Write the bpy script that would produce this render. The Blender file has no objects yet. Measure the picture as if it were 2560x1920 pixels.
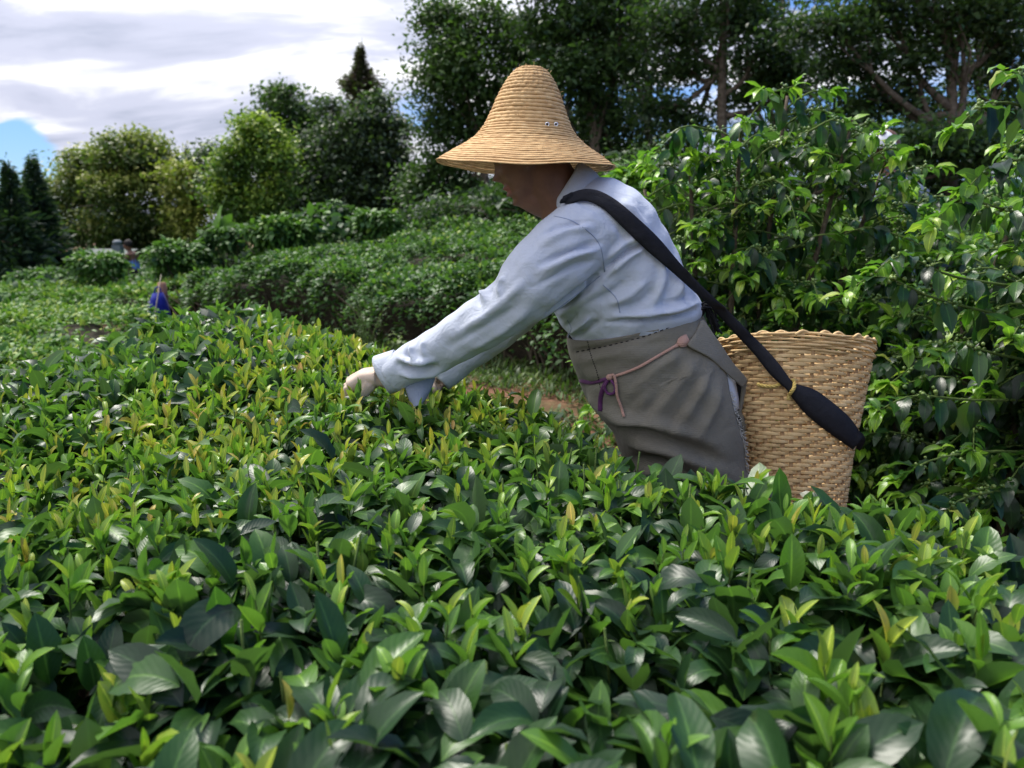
import bpy, bmesh, math, random
import numpy as np
from mathutils import Vector, Matrix
from mathutils.bvhtree import BVHTree
import time as _time
_T0 = _time.time()
rng = np.random.default_rng(7)
random.seed(7)
scene = bpy.context.scene
COL = scene.collection
pi = math.pi

# ------------------------------------------------------------------ camera
PITCH = math.radians(11.3)
FPX, CX, CY = 2000.0, 1280.0, 960.0
CAM = np.array([0.0, 0.0, 1.2])
cam_data = bpy.data.cameras.new("camera")
cam_data.sensor_width = 36.0
cam_data.lens = 36.0 * FPX / 2560.0
cam_data.clip_start = 0.05
cam_data.clip_end = 2000.0
cam_data.dof.use_dof = True
cam_data.dof.focus_distance = 1.62
cam_data.dof.aperture_fstop = 5.2
cam = bpy.data.objects.new("camera", cam_data)
cam.location = CAM
cam.rotation_euler = (math.radians(90) - PITCH, 0, 0)
COL.objects.link(cam)
scene.camera = cam

# ------------------------------------------------------------------ sky, sun, exposure
SUN_EL, SUN_AZ = math.radians(58), math.radians(-40)      # azimuth from +Y towards +X
world = bpy.data.worlds.new("World")
scene.world = world
world.use_nodes = True
wn, wl = world.node_tree.nodes, world.node_tree.links
wn.clear()
w_out = wn.new("ShaderNodeOutputWorld")
w_bg = wn.new("ShaderNodeBackground")
w_sky = wn.new("ShaderNodeTexSky")
w_sky.sky_type = 'NISHITA'
w_sky.sun_disc = False
w_sky.sun_elevation = SUN_EL
w_sky.sun_rotation = SUN_AZ
w_sky.dust_density = 0.0
w_sky.ozone_density = 3.0
SKY_STRENGTH = 0.066
w_geo = wn.new("ShaderNodeTexCoord")
w_sep = wn.new("ShaderNodeSeparateXYZ")
wl.new(w_geo.outputs["Generated"], w_sep.inputs[0])


def wmath(op, a, b=None, c=None):
    n = wn.new("ShaderNodeMath")
    n.operation = op
    for i, v in enumerate((a, b, c)):
        if v is None:
            continue
        if isinstance(v, (int, float)):
            n.inputs[i].default_value = v
        else:
            wl.new(v, n.inputs[i])
    return n.outputs[0]


# project the direction on a cloud layer
_den = wmath('ADD', wmath('MAXIMUM', w_sep.outputs["Z"], 0.0), 0.30)
w_cmb = wn.new("ShaderNodeCombineXYZ")
wl.new(wmath('DIVIDE', w_sep.outputs["X"], _den), w_cmb.inputs[0])
wl.new(wmath('DIVIDE', w_sep.outputs["Y"], _den), w_cmb.inputs[1])
w_map = wn.new("ShaderNodeMapping")
w_map.inputs["Location"].default_value = (5.3, 0.6, 0.0)
w_map.inputs["Rotation"].default_value = (0, 0, math.radians(-14))
w_map.inputs["Scale"].default_value = (1.7, 3.6, 1.0)
wl.new(w_cmb.outputs[0], w_map.inputs[0])


def wnoise(scale, detail, rough, dist, off):
    n = wn.new("ShaderNodeTexNoise")
    n.inputs["Scale"].default_value = scale
    n.inputs["Detail"].default_value = detail
    n.inputs["Roughness"].default_value = rough
    n.inputs["Distortion"].default_value = dist
    v = wn.new("ShaderNodeVectorMath")
    v.operation = 'ADD'
    v.inputs[1].default_value = off
    wl.new(w_map.outputs[0], v.inputs[0])
    wl.new(v.outputs[0], n.inputs["Vector"])
    return n.outputs[0]


n_body = wnoise(0.85, 7, 0.52, 0.5, (2.6, 1.3, 0))
n_cov = wnoise(0.6, 6, 0.55, 0.3, (7.3, 2.2, 0))
r_body = wn.new("ShaderNodeValToRGB")
r_body.color_ramp.interpolation = 'EASE'
e = r_body.color_ramp.elements
e[0].position, e[0].color = 0.36, (0.33, 0.36, 0.46, 1)
e[1].position, e[1].color = 0.62, (0.86, 0.86, 0.88, 1)
m_ = e.new(0.48)
m_.color = (0.46, 0.48, 0.59, 1)
wl.new(n_body, r_body.inputs[0])
# cloud cover breaks up towards +X (behind the tall trees) and in a gap low on the left
_cov = wmath('SUBTRACT', n_cov, wmath('MULTIPLY', w_sep.outputs["X"], 0.46))
_gap = wn.new("ShaderNodeVectorMath")
_gap.operation = 'DISTANCE'
wl.new(w_geo.outputs["Generated"], _gap.inputs[0])
_gap.inputs[1].default_value = (-0.515, 0.86, 0.072)
_gv = wmath('MAXIMUM', wmath('SUBTRACT', 1.0, wmath('DIVIDE', _gap.outputs["Value"], 0.08)), 0.0)
_cov = wmath('SUBTRACT', _cov, wmath('MULTIPLY', _gv, 0.8))
r_cov = wn.new("ShaderNodeValToRGB")
r_cov.color_ramp.interpolation = 'EASE'
r_cov.color_ramp.elements[0].position = 0.33
r_cov.color_ramp.elements[1].position = 0.42
wl.new(_cov, r_cov.inputs[0])
w_blue = wn.new("ShaderNodeMixRGB")
w_blue.blend_type = 'MULTIPLY'
w_blue.inputs[0].default_value = 1.0
w_blue.inputs[2].default_value = (SKY_STRENGTH * 0.75, SKY_STRENGTH * 0.95, SKY_STRENGTH * 1.35, 1)
wl.new(w_sky.outputs[0], w_blue.inputs[1])
w_mix = wn.new("ShaderNodeMixRGB")
wl.new(r_cov.outputs[0], w_mix.inputs[0])
wl.new(w_blue.outputs[0], w_mix.inputs[1])
wl.new(r_body.outputs[0], w_mix.inputs[2])
wl.new(w_mix.outputs[0], w_bg.inputs[0])
# an overcast sky grows brighter towards the zenith
wl.new(wmath('MULTIPLY_ADD', wmath('MAXIMUM', w_sep.outputs["Z"], 0.0), 1.1, 0.86), w_bg.inputs[1])
wl.new(w_bg.outputs[0], w_out.inputs[0])

sun_data = bpy.data.lights.new("sun", 'SUN')
sun_data.energy = 3.4
sun_data.angle = math.radians(18)
sun_data.color = (1.0, 0.95, 0.86)
sun = bpy.data.objects.new("sun", sun_data)
_sd = Vector((math.sin(SUN_AZ) * math.cos(SUN_EL), math.cos(SUN_AZ) * math.cos(SUN_EL), math.sin(SUN_EL)))
sun.rotation_euler = _sd.to_track_quat('Z', 'Y').to_euler()
sun.location = (0, 0, 30)
COL.objects.link(sun)

scene.view_settings.view_transform = 'Standard'
scene.view_settings.look = 'None'
scene.view_settings.exposure = 0.64
scene.view_settings.gamma = 1.0
scene.view_settings.use_curve_mapping = False
scene.render.engine = 'CYCLES'
scene.cycles.use_denoising = True
scene.cycles.max_bounces = 6
scene.cycles.diffuse_bounces = 3
scene.cycles.glossy_bounces = 2
scene.cycles.transmission_bounces = 3
scene.cycles.caustics_reflective = False
scene.cycles.caustics_refractive = False


# ------------------------------------------------------------------ helpers
def ray(px, py):
    x = (px - CX) / FPX
    v = (CY - py) / FPX
    return np.array([x, math.cos(PITCH) + v * math.sin(PITCH), v * math.cos(PITCH) - math.sin(PITCH)])


def at(px, py, Y):
    d = ray(px, py)
    return CAM + d * (Y / d[1])


def to_px(P):
    P = np.asarray(P, float) - CAM
    c, s = math.cos(PITCH), math.sin(PITCH)
    dep = P[..., 1] * c - P[..., 2] * s
    up = P[..., 1] * s + P[..., 2] * c
    return np.stack([CX + FPX * P[..., 0] / dep, CY - FPX * up / dep, dep], -1)


def smooth01(a, b, x):
    t = np.clip((np.asarray(x, float) - a) / (b - a), 0, 1)
    return t * t * (3 - 2 * t)


def empty(name, loc=(0, 0, 0)):
    o = bpy.data.objects.new(name, None)
    o.location = loc
    o.empty_display_size = 0.1
    COL.objects.link(o)
    return o


def tag(o, label=None, cat=None, group=None, kind=None):
    if label:
        o["label"] = label
    if cat:
        o["category"] = cat
    if group:
        o["group"] = group
    if kind:
        o["kind"] = kind
    return o


def link(name, me, parent=None):
    """Link a mesh given in world coordinates; the parent is an unrotated Empty or a mesh at the origin."""
    o = bpy.data.objects.new(name, me)
    COL.objects.link(o)
    if parent is not None:
        o.parent = parent
        p = parent
        off = Vector((0, 0, 0))
        while p is not None:
            off += p.location
            p = p.parent
        o.location = -off
    return o


def mesh_np(name, V, F, mat=None, smooth=True, uv=None, attrs=None):
    V = np.asarray(V, np.float32)
    F = np.asarray(F, np.int32)
    me = bpy.data.meshes.new(name)
    k = F.shape[1]
    me.vertices.add(len(V))
    me.vertices.foreach_set("co", V.ravel())
    me.loops.add(F.size)
    me.loops.foreach_set("vertex_index", F.ravel())
    me.polygons.add(len(F))
    me.polygons.foreach_set("loop_start", np.arange(0, F.size, k, dtype=np.int32))
    me.update(calc_edges=True)
    if smooth:
        me.polygons.foreach_set("use_smooth", np.ones(len(F), dtype=bool))
    if uv is not None:
        l = me.uv_layers.new(name="UVMap")
        l.data.foreach_set("uv", np.asarray(uv, np.float32)[F.ravel()].ravel())
    for n, a in (attrs or {}).items():
        at_ = me.attributes.new(n, 'FLOAT', 'POINT')
        at_.data.foreach_set("value", np.asarray(a, np.float32))
    if mat is not None:
        me.materials.append(mat)
    return me


def mesh_list(name, V, F, mat=None, smooth=True):
    me = bpy.data.meshes.new(name)
    me.from_pydata([tuple(map(float, v)) for v in V], [], [tuple(map(int, f)) for f in F])
    if smooth:
        me.polygons.foreach_set("use_smooth", np.ones(len(F), dtype=bool))
    if mat is not None:
        me.materials.append(mat)
    me.update()
    return me


def tube(points, radii, n=8, caps=True):
    """Tapered tube along a polyline: returns V, F lists."""
    P = np.asarray(points, float)
    m = len(P)
    R = np.full(m, radii, float) if np.isscalar(radii) else np.asarray(radii, float)
    T = np.gradient(P, axis=0)
    T /= np.linalg.norm(T, axis=1)[:, None] + 1e-9
    ref = np.array([0, 0, 1.0]) if abs(T[0, 2]) < 0.9 else np.array([1.0, 0, 0])
    V, F = [], []
    u = np.cross(T[0], ref)
    u /= np.linalg.norm(u)
    ang = np.arange(n) * 2 * pi / n
    for i in range(m):
        u = u - T[i] * u.dot(T[i])
        u /= np.linalg.norm(u) + 1e-9
        w = np.cross(T[i], u)
        V.extend(P[i] + R[i] * (np.cos(a) * u + np.sin(a) * w) for a in ang)
    for i in range(m - 1):
        for j in range(n):
            k = (j + 1) % n
            F.append((i * n + j, i * n + k, (i + 1) * n + k, (i + 1) * n + j))
    if caps:
        F.append(tuple(range(n - 1, -1, -1)))
        F.append(tuple((m - 1) * n + j for j in range(n)))
    return V, F


class MB:
    def __init__(self):
        self.V, self.F = [], []

    def add(self, VF):
        V, F = VF
        o = len(self.V)
        self.V.extend(V)
        self.F.extend(tuple(i + o for i in f) for f in F)
        return self

    def mesh(self, name, mat=None, smooth=True):
        return mesh_list(name, self.V, self.F, mat, smooth)


def ellipsoid(c, r, nu=16, nv=10, R=None):
    V, F = [], []
    c = np.asarray(c, float)
    for i in range(nv + 1):
        th = pi * i / nv
        for j in range(nu):
            ph = 2 * pi * j / nu
            p = np.array([r[0] * math.sin(th) * math.cos(ph), r[1] * math.sin(th) * math.sin(ph), r[2] * math.cos(th)])
            if R is not None:
                p = R @ p
            V.append(c + p)
    for i in range(nv):
        for j in range(nu):
            k = (j + 1) % nu
            F.append((i * nu + j, (i + 1) * nu + j, (i + 1) * nu + k, i * nu + k))
    return V, F


def catmull(P, n):
    P = np.asarray(P, float)
    m = len(P)
    Q = np.vstack([2 * P[0] - P[1], P, 2 * P[-1] - P[-2]])
    out = []
    for t in np.linspace(0, m - 1 - 1e-9, n):
        i = int(t)
        f = t - i
        a, b, c, d = Q[i], Q[i + 1], Q[i + 2], Q[i + 3]
        out.append(0.5 * (2 * b + (c - a) * f + (2 * a - 5 * b + 4 * c - d) * f * f + (3 * b - 3 * c + d - a) * f ** 3))
    return np.array(out)


def remesh(VF, voxel, smooth_it=4):
    """Union of closed shapes as one continuous surface (V, F quads)."""
    me = mesh_list("tmp", VF.V, VF.F)
    o = bpy.data.objects.new("tmp", me)
    COL.objects.link(o)
    md = o.modifiers.new("r", 'REMESH')
    md.mode = 'VOXEL'
    md.voxel_size = voxel
    dg = bpy.context.evaluated_depsgraph_get()
    ev = o.evaluated_get(dg)
    m2 = bpy.data.meshes.new_from_object(ev)
    V = np.empty(len(m2.vertices) * 3, np.float32)
    m2.vertices.foreach_get("co", V)
    V = V.reshape(-1, 3).astype(float)
    E = np.empty(len(m2.edges) * 2, np.int32)
    m2.edges.foreach_get("vertices", E)
    E = E.reshape(-1, 2)
    F = [tuple(p.vertices) for p in m2.polygons]
    bpy.data.objects.remove(o)
    bpy.data.meshes.remove(me)
    bpy.data.meshes.remove(m2)
    deg = np.bincount(E.ravel(), minlength=len(V)).astype(float)[:, None]
    for it in range(smooth_it):
        for lam in (0.55, -0.57):
            S = np.zeros_like(V)
            np.add.at(S, E[:, 0], V[E[:, 1]])
            np.add.at(S, E[:, 1], V[E[:, 0]])
            V += lam * (S / np.maximum(deg, 1) - V)
    return V, F, E, deg


def vnormals(V, F):
    Fq = np.array([f if len(f) == 4 else (f[0], f[1], f[2], f[2]) for f in F])
    n = np.cross(V[Fq[:, 2]] - V[Fq[:, 0]], V[Fq[:, 3]] - V[Fq[:, 1]])
    N = np.zeros_like(V)
    for k in range(4):
        np.add.at(N, Fq[:, k], n)
    return N / (np.linalg.norm(N, axis=1)[:, None] + 1e-12)


def seg_dist(p, poly):
    """distance of 2-D points p to a polyline."""
    best = np.full(len(p), 1e9)
    tt = np.zeros(len(p))
    L = len(poly) - 1
    for i in range(L):
        a, b = np.asarray(poly[i], float), np.asarray(poly[i + 1], float)
        ab = b - a
        t = np.clip(((p - a) @ ab) / (ab @ ab + 1e-9), 0, 1)
        d = np.linalg.norm(p - (a + t[:, None] * ab), axis=1)
        m = d < best
        best[m] = d[m]
        tt[m] = (i + t[m]) / L
    return best, tt


def folds(V, F, lines, gain=2.2):
    """Cloth folds: ridges (amp > 0) and creases (amp < 0) along lines drawn on the near side of the cloth."""
    N = vnormals(V, F)
    px = to_px(V)[:, :2]
    view = V - CAM
    view /= np.linalg.norm(view, axis=1)[:, None]
    w = smooth01(0.02, 0.4, -(N * view).sum(1))
    D = np.zeros(len(V))
    for poly, sig, amp in lines:
        poly = catmull(poly, 4 * len(poly)) if len(poly) > 2 else np.asarray(poly, float)
        d, t = seg_dist(px, poly)
        fade = smooth01(0, 0.22, t) * smooth01(1, 0.7, t)
        D += gain * amp * np.exp(-(d / sig) ** 2) * (0.25 + 0.75 * fade)
    return V + N * (D * w)[:, None]


# ------------------------------------------------------------------ materials
class NT:
    def __init__(self, name):
        self.mat = bpy.data.materials.new(name)
        self.mat.use_nodes = True
        self.t = self.mat.node_tree
        self.n, self.l = self.t.nodes, self.t.links
        self.n.clear()
        self.out = self.n.new("ShaderNodeOutputMaterial")

    def new(self, typ, **kw):
        n = self.n.new(typ)
        for k, v in kw.items():
            setattr(n, k, v)
        return n

    def val(self, sock, v):
        if hasattr(v, "node"):
            self.l.new(v, sock)
        else:
            sock.default_value = v

    def math(self, op, a, b=0.0, c=None, clamp=False):
        n = self.new("ShaderNodeMath", operation=op, use_clamp=clamp)
        self.val(n.inputs[0], a)
        self.val(n.inputs[1], b)
        if c is not None:
            self.val(n.inputs[2], c)
        return n.outputs[0]

    def mix(self, f, a, b, typ='MIX'):
        n = self.new("ShaderNodeMixRGB", blend_type=typ)
        self.val(n.inputs[0], f)
        self.val(n.inputs[1], a)
        self.val(n.inputs[2], b)
        return n.outputs[0]

    def ramp(self, f, stops, interp='LINEAR'):
        n = self.new("ShaderNodeValToRGB")
        n.color_ramp.interpolation = interp
        e = n.color_ramp.elements
        e[0].position, e[0].color = stops[0][0], stops[0][1]
        e[1].position, e[1].color = stops[-1][0], stops[-1][1]
        for p, c in stops[1:-1]:
            q = e.new(p)
            q.color = c
        self.val(n.inputs[0], f)
        return n.outputs[0]

    def noise(self, scale, detail=4, rough=0.55, dist=0.0, vec=None, out=0):
        n = self.new("ShaderNodeTexNoise")
        n.inputs["Scale"].default_value = scale
        n.inputs["Detail"].default_value = detail
        n.inputs["Roughness"].default_value = rough
        n.inputs["Distortion"].default_value = dist
        if vec is None:
            vec = self.new("ShaderNodeTexCoord").outputs["Object"]
        self.l.new(vec, n.inputs["Vector"])
        return n.outputs[out]

    def bump(self, h, strength=0.3, dist=0.01, normal=None):
        n = self.new("ShaderNodeBump")
        n.inputs["Strength"].default_value = strength
        n.inputs["Distance"].default_value = dist
        self.l.new(h, n.inputs["Height"])
        if normal is not None:
            self.l.new(normal, n.inputs["Normal"])
        return n.outputs[0]

    def bsdf(self, color, rough=0.6, spec=0.5, normal=None, sheen=0.0, sss=0.0):
        b = self.new("ShaderNodeBsdfPrincipled")
        self.val(b.inputs["Base Color"], color)
        self.val(b.inputs["Roughness"], rough)
        self.val(b.inputs["Specular IOR Level"], spec)
        if sheen:
            b.inputs["Sheen Weight"].default_value = sheen
        if sss:
            b.inputs["Subsurface Weight"].default_value = sss
            b.inputs["Subsurface Radius"].default_value = (0.012, 0.005, 0.003)
        if normal is not None:
            self.l.new(normal, b.inputs["Normal"])
        return b.outputs[0]

    def done(self, shader):
        self.l.new(shader, self.out.inputs[0])
        return self.mat


def rgb(r, g, b):
    return (r, g, b, 1.0)


def leaf_mat(name, stops, rough=0.36, trans=0.22, veins=True, spec=0.5):
    m = NT(name)
    tone = m.new("ShaderNodeAttribute", attribute_name="tone").outputs["Fac"]
    uv = m.new("ShaderNodeUVMap").outputs[0]
    sp = m.new("ShaderNodeSeparateXYZ")
    m.l.new(uv, sp.inputs[0])
    u, v = sp.outputs[0], sp.outputs[1]
    nz = m.noise(30, 3)
    tn = m.math('ADD', tone, m.math('MULTIPLY', m.math('SUBTRACT', nz, 0.5), 0.22))
    base = m.ramp(tn, stops)
    normal = None
    if veins:
        au = m.math('ABSOLUTE', m.math('SUBTRACT', u, 0.5))
        mid = m.math('SUBTRACT', 1.0, m.math('MULTIPLY', au, 17.0), clamp=True)
        ph = m.math('MULTIPLY', m.math('SUBTRACT', m.math('MULTIPLY', v, 9.0), m.math('MULTIPLY', au, 5.0)), 2 * pi)
        s = m.math('MULTIPLY', m.math('SINE', m.math('ADD', ph, m.math('MULTIPLY', m.noise(60, 2), 5.0))), m.math('ADD', 0.35, m.noise(20, 1)))
        lat = m.math('POWER', m.math('MULTIPLY_ADD', s, 0.5, 0.5), 6.0)
        veinmask = m.math('MAXIMUM', m.math('MULTIPLY', mid, 0.95), m.math('MULTIPLY', lat, 0.11))
        light = m.mix(1.0, base, rgb(2.7, 2.2, 2.0), 'MULTIPLY')
        base = m.mix(veinmask, base, light)
        h = m.math('SUBTRACT', m.math('MULTIPLY', s, -0.5), m.math('MULTIPLY', mid, 1.2))
        h2 = m.math('ADD', h, m.math('MULTIPLY', m.noise(160, 2), 0.35))
        normal = m.bump(h2, 0.20, 0.0006)
    spots = m.ramp(m.noise(11, 2), [(0.66, rgb(0, 0, 0)), (0.74, rgb(1, 1, 1))])
    base = m.mix(m.math('MULTIPLY', spots, 0.35), base, rgb(0.10, 0.085, 0.03))
    geo = m.new("ShaderNodeNewGeometry")
    under = m.mix(0.45, base, rgb(0.10, 0.16, 0.06))
    base2 = m.mix(geo.outputs["Backfacing"], base, under)
    r = m.math('MULTIPLY_ADD', m.noise(45, 2), 0.22, rough - 0.1)
    r = m.math('ADD', r, m.math('MULTIPLY', geo.outputs["Backfacing"], 0.25))
    b = m.bsdf(base2, r, spec, normal)
    t = m.new("ShaderNodeBsdfTranslucent")
    m.l.new(m.mix(1.0, base2, rgb(1.5, 1.9, 0.7), 'MULTIPLY'), t.inputs[0])
    mx = m.new("ShaderNodeMixShader")
    mx.inputs[0].default_value = trans
    m.l.new(b, mx.inputs[1])
    m.l.new(t.outputs[0], mx.inputs[2])
    return m.done(mx.outputs[0])


TEA = [(0.0, rgb(0.010, 0.030, 0.013)), (0.22, rgb(0.026, 0.070, 0.020)), (0.5, rgb(0.070, 0.165, 0.026)),
       (0.72, rgb(0.13, 0.26, 0.028)), (0.88, rgb(0.30, 0.36, 0.045)), (1.0, rgb(0.44, 0.27, 0.07))]
M_TEA = leaf_mat("tea_leaf", TEA, 0.36, 0.28, spec=0.40)
M_TEAFAR = leaf_mat("tea_leaf_far", TEA, 0.52, 0.24, veins=False, spec=0.35)
COF = [(0.0, rgb(0.009, 0.028, 0.012)), (0.25, rgb(0.020, 0.066, 0.016)), (0.5, rgb(0.070, 0.18, 0.020)),
       (0.8, rgb(0.20, 0.37, 0.030)), (1.0, rgb(0.34, 0.38, 0.08))]
M_COF = leaf_mat("coffee_leaf", COF, 0.32, 0.36, spec=0.5)


def crown_mat(name, dark, mid, light, trans=0.25):
    return leaf_mat(name, [(0.0, rgb(*dark)), (0.5, rgb(*mid)), (1.0, rgb(*light))], 0.5, trans, veins=False, spec=0.35)


M_CDARK = crown_mat("crown_deep_green", (0.010, 0.024, 0.010), (0.026, 0.062, 0.017), (0.075, 0.135, 0.03))
M_CYEL = crown_mat("crown_yellow_green", (0.026, 0.050, 0.014), (0.085, 0.125, 0.028), (0.38, 0.38, 0.075))
M_CLIME = crown_mat("crown_lime", (0.020, 0.050, 0.012), (0.080, 0.16, 0.02), (0.40, 0.48, 0.06))
M_CGREY = crown_mat("crown_grey_green", (0.018, 0.032, 0.018), (0.045, 0.075, 0.036), (0.10, 0.15, 0.055))
M_CONI = crown_mat("crown_conifer", (0.010, 0.026, 0.016), (0.022, 0.050, 0.026), (0.05, 0.09, 0.04))
M_CRED = crown_mat("crown_reddish", (0.020, 0.012, 0.010), (0.050, 0.030, 0.022), (0.10, 0.06, 0.04))
M_WEED = crown_mat("weeds", (0.03, 0.06, 0.015), (0.08, 0.13, 0.03), (0.18, 0.22, 0.05))


def bark_mat(name, a, b, scale=18):
    m = NT(name)
    n = m.noise(scale, 6, 0.65)
    c = m.ramp(n, [(0.3, a), (0.7, b)])
    return m.done(m.bsdf(c, 0.9, 0.2, m.bump(n, 0.6, 0.01)))


M_BARK = bark_mat("bark", rgb(0.055, 0.042, 0.030), rgb(0.17, 0.14, 0.11))
M_TWIG = bark_mat("twig", rgb(0.05, 0.038, 0.025), rgb(0.15, 0.12, 0.085), 60)
M_CORESHADE = bark_mat("core_shade", rgb(0.014, 0.011, 0.007), rgb(0.045, 0.035, 0.022), 30)  # near-black hedge core: shade between the leaves put into the colour
M_GTWIG = bark_mat("green_twig", rgb(0.06, 0.10, 0.025), rgb(0.13, 0.19, 0.05), 60)


def cloth_mat(name, col, col2, weave=900.0, bump=0.25, rough=0.85, nscale=6, sheen=0.1):
    m = NT(name)
    n = m.noise(nscale, 5, 0.6)
    c = m.mix(m.ramp(n, [(0.3, rgb(0, 0, 0)), (0.72, rgb(1, 1, 1))]), col, col2)
    tc = m.new("ShaderNodeTexCoord").outputs["Object"]
    w = m.new("ShaderNodeTexWave", wave_type='BANDS', bands_direction='Z')
    w.inputs["Scale"].default_value = weave / 6
    w.inputs["Distortion"].default_value = 1.5
    m.l.new(tc, w.inputs[0])
    fine = m.noise(420, 2)
    h = m.math('ADD', m.math('MULTIPLY', w.outputs[1], 0.5), fine)
    wr = m.noise(30, 4, 0.6, 0.6)
    nb = m.bump(wr, 0.32, 0.014)
    nb = m.bump(h, bump, 0.002, nb)
    c = m.mix(m.math('MULTIPLY', fine, 0.25), c, m.mix(1.0, c, rgb(0.72, 0.72, 0.74), 'MULTIPLY'))
    return m.done(m.bsdf(c, rough, 0.2, nb, sheen))


M_SHIRT = cloth_mat("shirt_cotton", rgb(0.47, 0.51, 0.60), rgb(0.53, 0.57, 0.66), 700, 0.18)
M_SEAM = cloth_mat("shirt_seam", rgb(0.26, 0.31, 0.44), rgb(0.30, 0.35, 0.48), 700, 0.1)
M_SHIRTIN_SHADED = cloth_mat("shirt_inside_shaded", rgb(0.21, 0.25, 0.34), rgb(0.26, 0.30, 0.40), 700, 0.1)  # inner shirt cloth, darkened: the cuff flap's shade is in the colour
M_APRON = cloth_mat("apron_canvas", rgb(0.140, 0.126, 0.100), rgb(0.215, 0.198, 0.160), 520, 0.28, 0.9, 5)
M_FRAY = cloth_mat("frayed_thread", rgb(0.38, 0.37, 0.34), rgb(0.5, 0.49, 0.46), 700, 0.1)
M_BLACK = cloth_mat("black_cloth", rgb(0.010, 0.010, 0.012), rgb(0.018, 0.018, 0.021), 600, 0.3, 0.85, 8, 0.0)
M_STRAP = cloth_mat("strap_webbing", rgb(0.011, 0.011, 0.015), rgb(0.020, 0.020, 0.026), 800, 0.4, 0.75, 9, 0.0)
M_PINK = cloth_mat("pink_tape", rgb(0.40, 0.23, 0.18), rgb(0.48, 0.29, 0.23), 500, 0.3)
M_PURPLE = cloth_mat("purple_ribbon", rgb(0.085, 0.022, 0.085), rgb(0.13, 0.035, 0.13), 500, 0.3, 0.6)
M_BLUE = cloth_mat("blue_cloth", rgb(0.006, 0.012, 0.17), rgb(0.010, 0.02, 0.26), 300, 0.3)
M_LBLUE = cloth_mat("light_blue_cloth", rgb(0.10, 0.22, 0.60), rgb(0.14, 0.28, 0.68), 300, 0.2)
M_WHITE = cloth_mat("white_cloth", rgb(0.66, 0.67, 0.72), rgb(0.76, 0.77, 0.80), 300, 0.2)
M_HAIR = cloth_mat("hair", rgb(0.010, 0.008, 0.007), rgb(0.02, 0.016, 0.014), 900, 0.6, 0.6, 6, 0.0)


def skin_mat():
    m = NT("skin")
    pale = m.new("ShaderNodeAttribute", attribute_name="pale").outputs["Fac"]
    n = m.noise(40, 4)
    face = m.ramp(n, [(0.3, rgb(0.125, 0.060, 0.038)), (0.7, rgb(0.18, 0.087, 0.055))])  # face skin darkened: the shadow under the hat is in the colour
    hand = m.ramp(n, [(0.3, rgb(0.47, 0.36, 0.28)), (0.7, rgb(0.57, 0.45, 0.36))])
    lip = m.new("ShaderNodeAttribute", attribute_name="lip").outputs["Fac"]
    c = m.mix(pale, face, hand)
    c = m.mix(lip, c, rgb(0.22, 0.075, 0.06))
    nb = m.bump(m.noise(380, 3), 0.15, 0.001)
    return m.done(m.bsdf(c, 0.55, 0.4, nb, 0, 0.08))


M_SKIN = skin_mat()


def straw_mat(name, a, b, c, scale=26):
    m = NT(name)
    n = m.noise(scale, 5, 0.65)
    big = m.noise(4, 3)
    rnd = m.new("ShaderNodeObjectInfo").outputs["Random"]
    col = m.ramp(n, [(0.25, a), (0.55, b), (0.8, c)])
    dk = m.ramp(big, [(0.40, rgb(0.86, 0.84, 0.80)), (0.65, rgb(1.05, 1.03, 1.0))])
    col = m.mix(1.0, col, dk, 'MULTIPLY')
    rr = m.ramp(rnd, [(0.0, rgb(0.86, 0.83, 0.78)), (1.0, rgb(1.08, 1.07, 1.04))])
    col = m.mix(1.0, col, rr, 'MULTIPLY')
    h = m.noise(260, 3, 0.6)
    return m.done(m.bsdf(col, 0.74, 0.25, m.bump(h, 0.4, 0.002)))


M_STRAW = straw_mat("hat_straw", rgb(0.50, 0.31, 0.15), rgb(0.66, 0.45, 0.23), rgb(0.76, 0.57, 0.33), 60)
M_BAMBOO = straw_mat("bamboo_strip", rgb(0.50, 0.33, 0.16), rgb(0.66, 0.48, 0.26), rgb(0.76, 0.58, 0.35), 22)
M_STAKE = straw_mat("bamboo_stake", rgb(0.30, 0.16, 0.085), rgb(0.46, 0.30, 0.16), rgb(0.60, 0.43, 0.24), 18)
M_ROPE = straw_mat("yellow_rope", rgb(0.50, 0.38, 0.10), rgb(0.60, 0.47, 0.16), rgb(0.68, 0.55, 0.24), 90)


def metal_mat():
    m = NT("eyelet_metal")
    b = m.new("ShaderNodeBsdfPrincipled")
    b.inputs["Base Color"].default_value = rgb(0.75, 0.76, 0.80)
    b.inputs["Metallic"].default_value = 0.9
    b.inputs["Roughness"].default_value = 0.3
    return m.done(b.outputs[0])


M_METAL = metal_mat()


def soil_mat():
    m = NT("red_soil")
    n = m.noise(1.1, 6, 0.6)
    f = m.noise(14, 6, 0.7)
    soil = m.ramp(f, [(0.25, rgb(0.085, 0.040, 0.024)), (0.6, rgb(0.19, 0.095, 0.058)), (0.85, rgb(0.28, 0.165, 0.115))])
    green = m.ramp(f, [(0.3, rgb(0.025, 0.045, 0.014)), (0.7, rgb(0.07, 0.10, 0.03))])
    c = m.mix(m.ramp(n, [(0.45, rgb(0, 0, 0)), (0.62, rgb(1, 1, 1))]), soil, green)
    return m.done(m.bsdf(c, 0.95, 0.15, m.bump(f, 0.8, 0.03)))


M_SOIL = soil_mat()


def berry_mat():
    m = NT("berry")
    n = m.noise(25, 2)
    c = m.ramp(n, [(0.35, rgb(0.07, 0.14, 0.03)), (0.7, rgb(0.20, 0.28, 0.07))])
    return m.done(m.bsdf(c, 0.35, 0.5))


M_BERRY = berry_mat()


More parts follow.
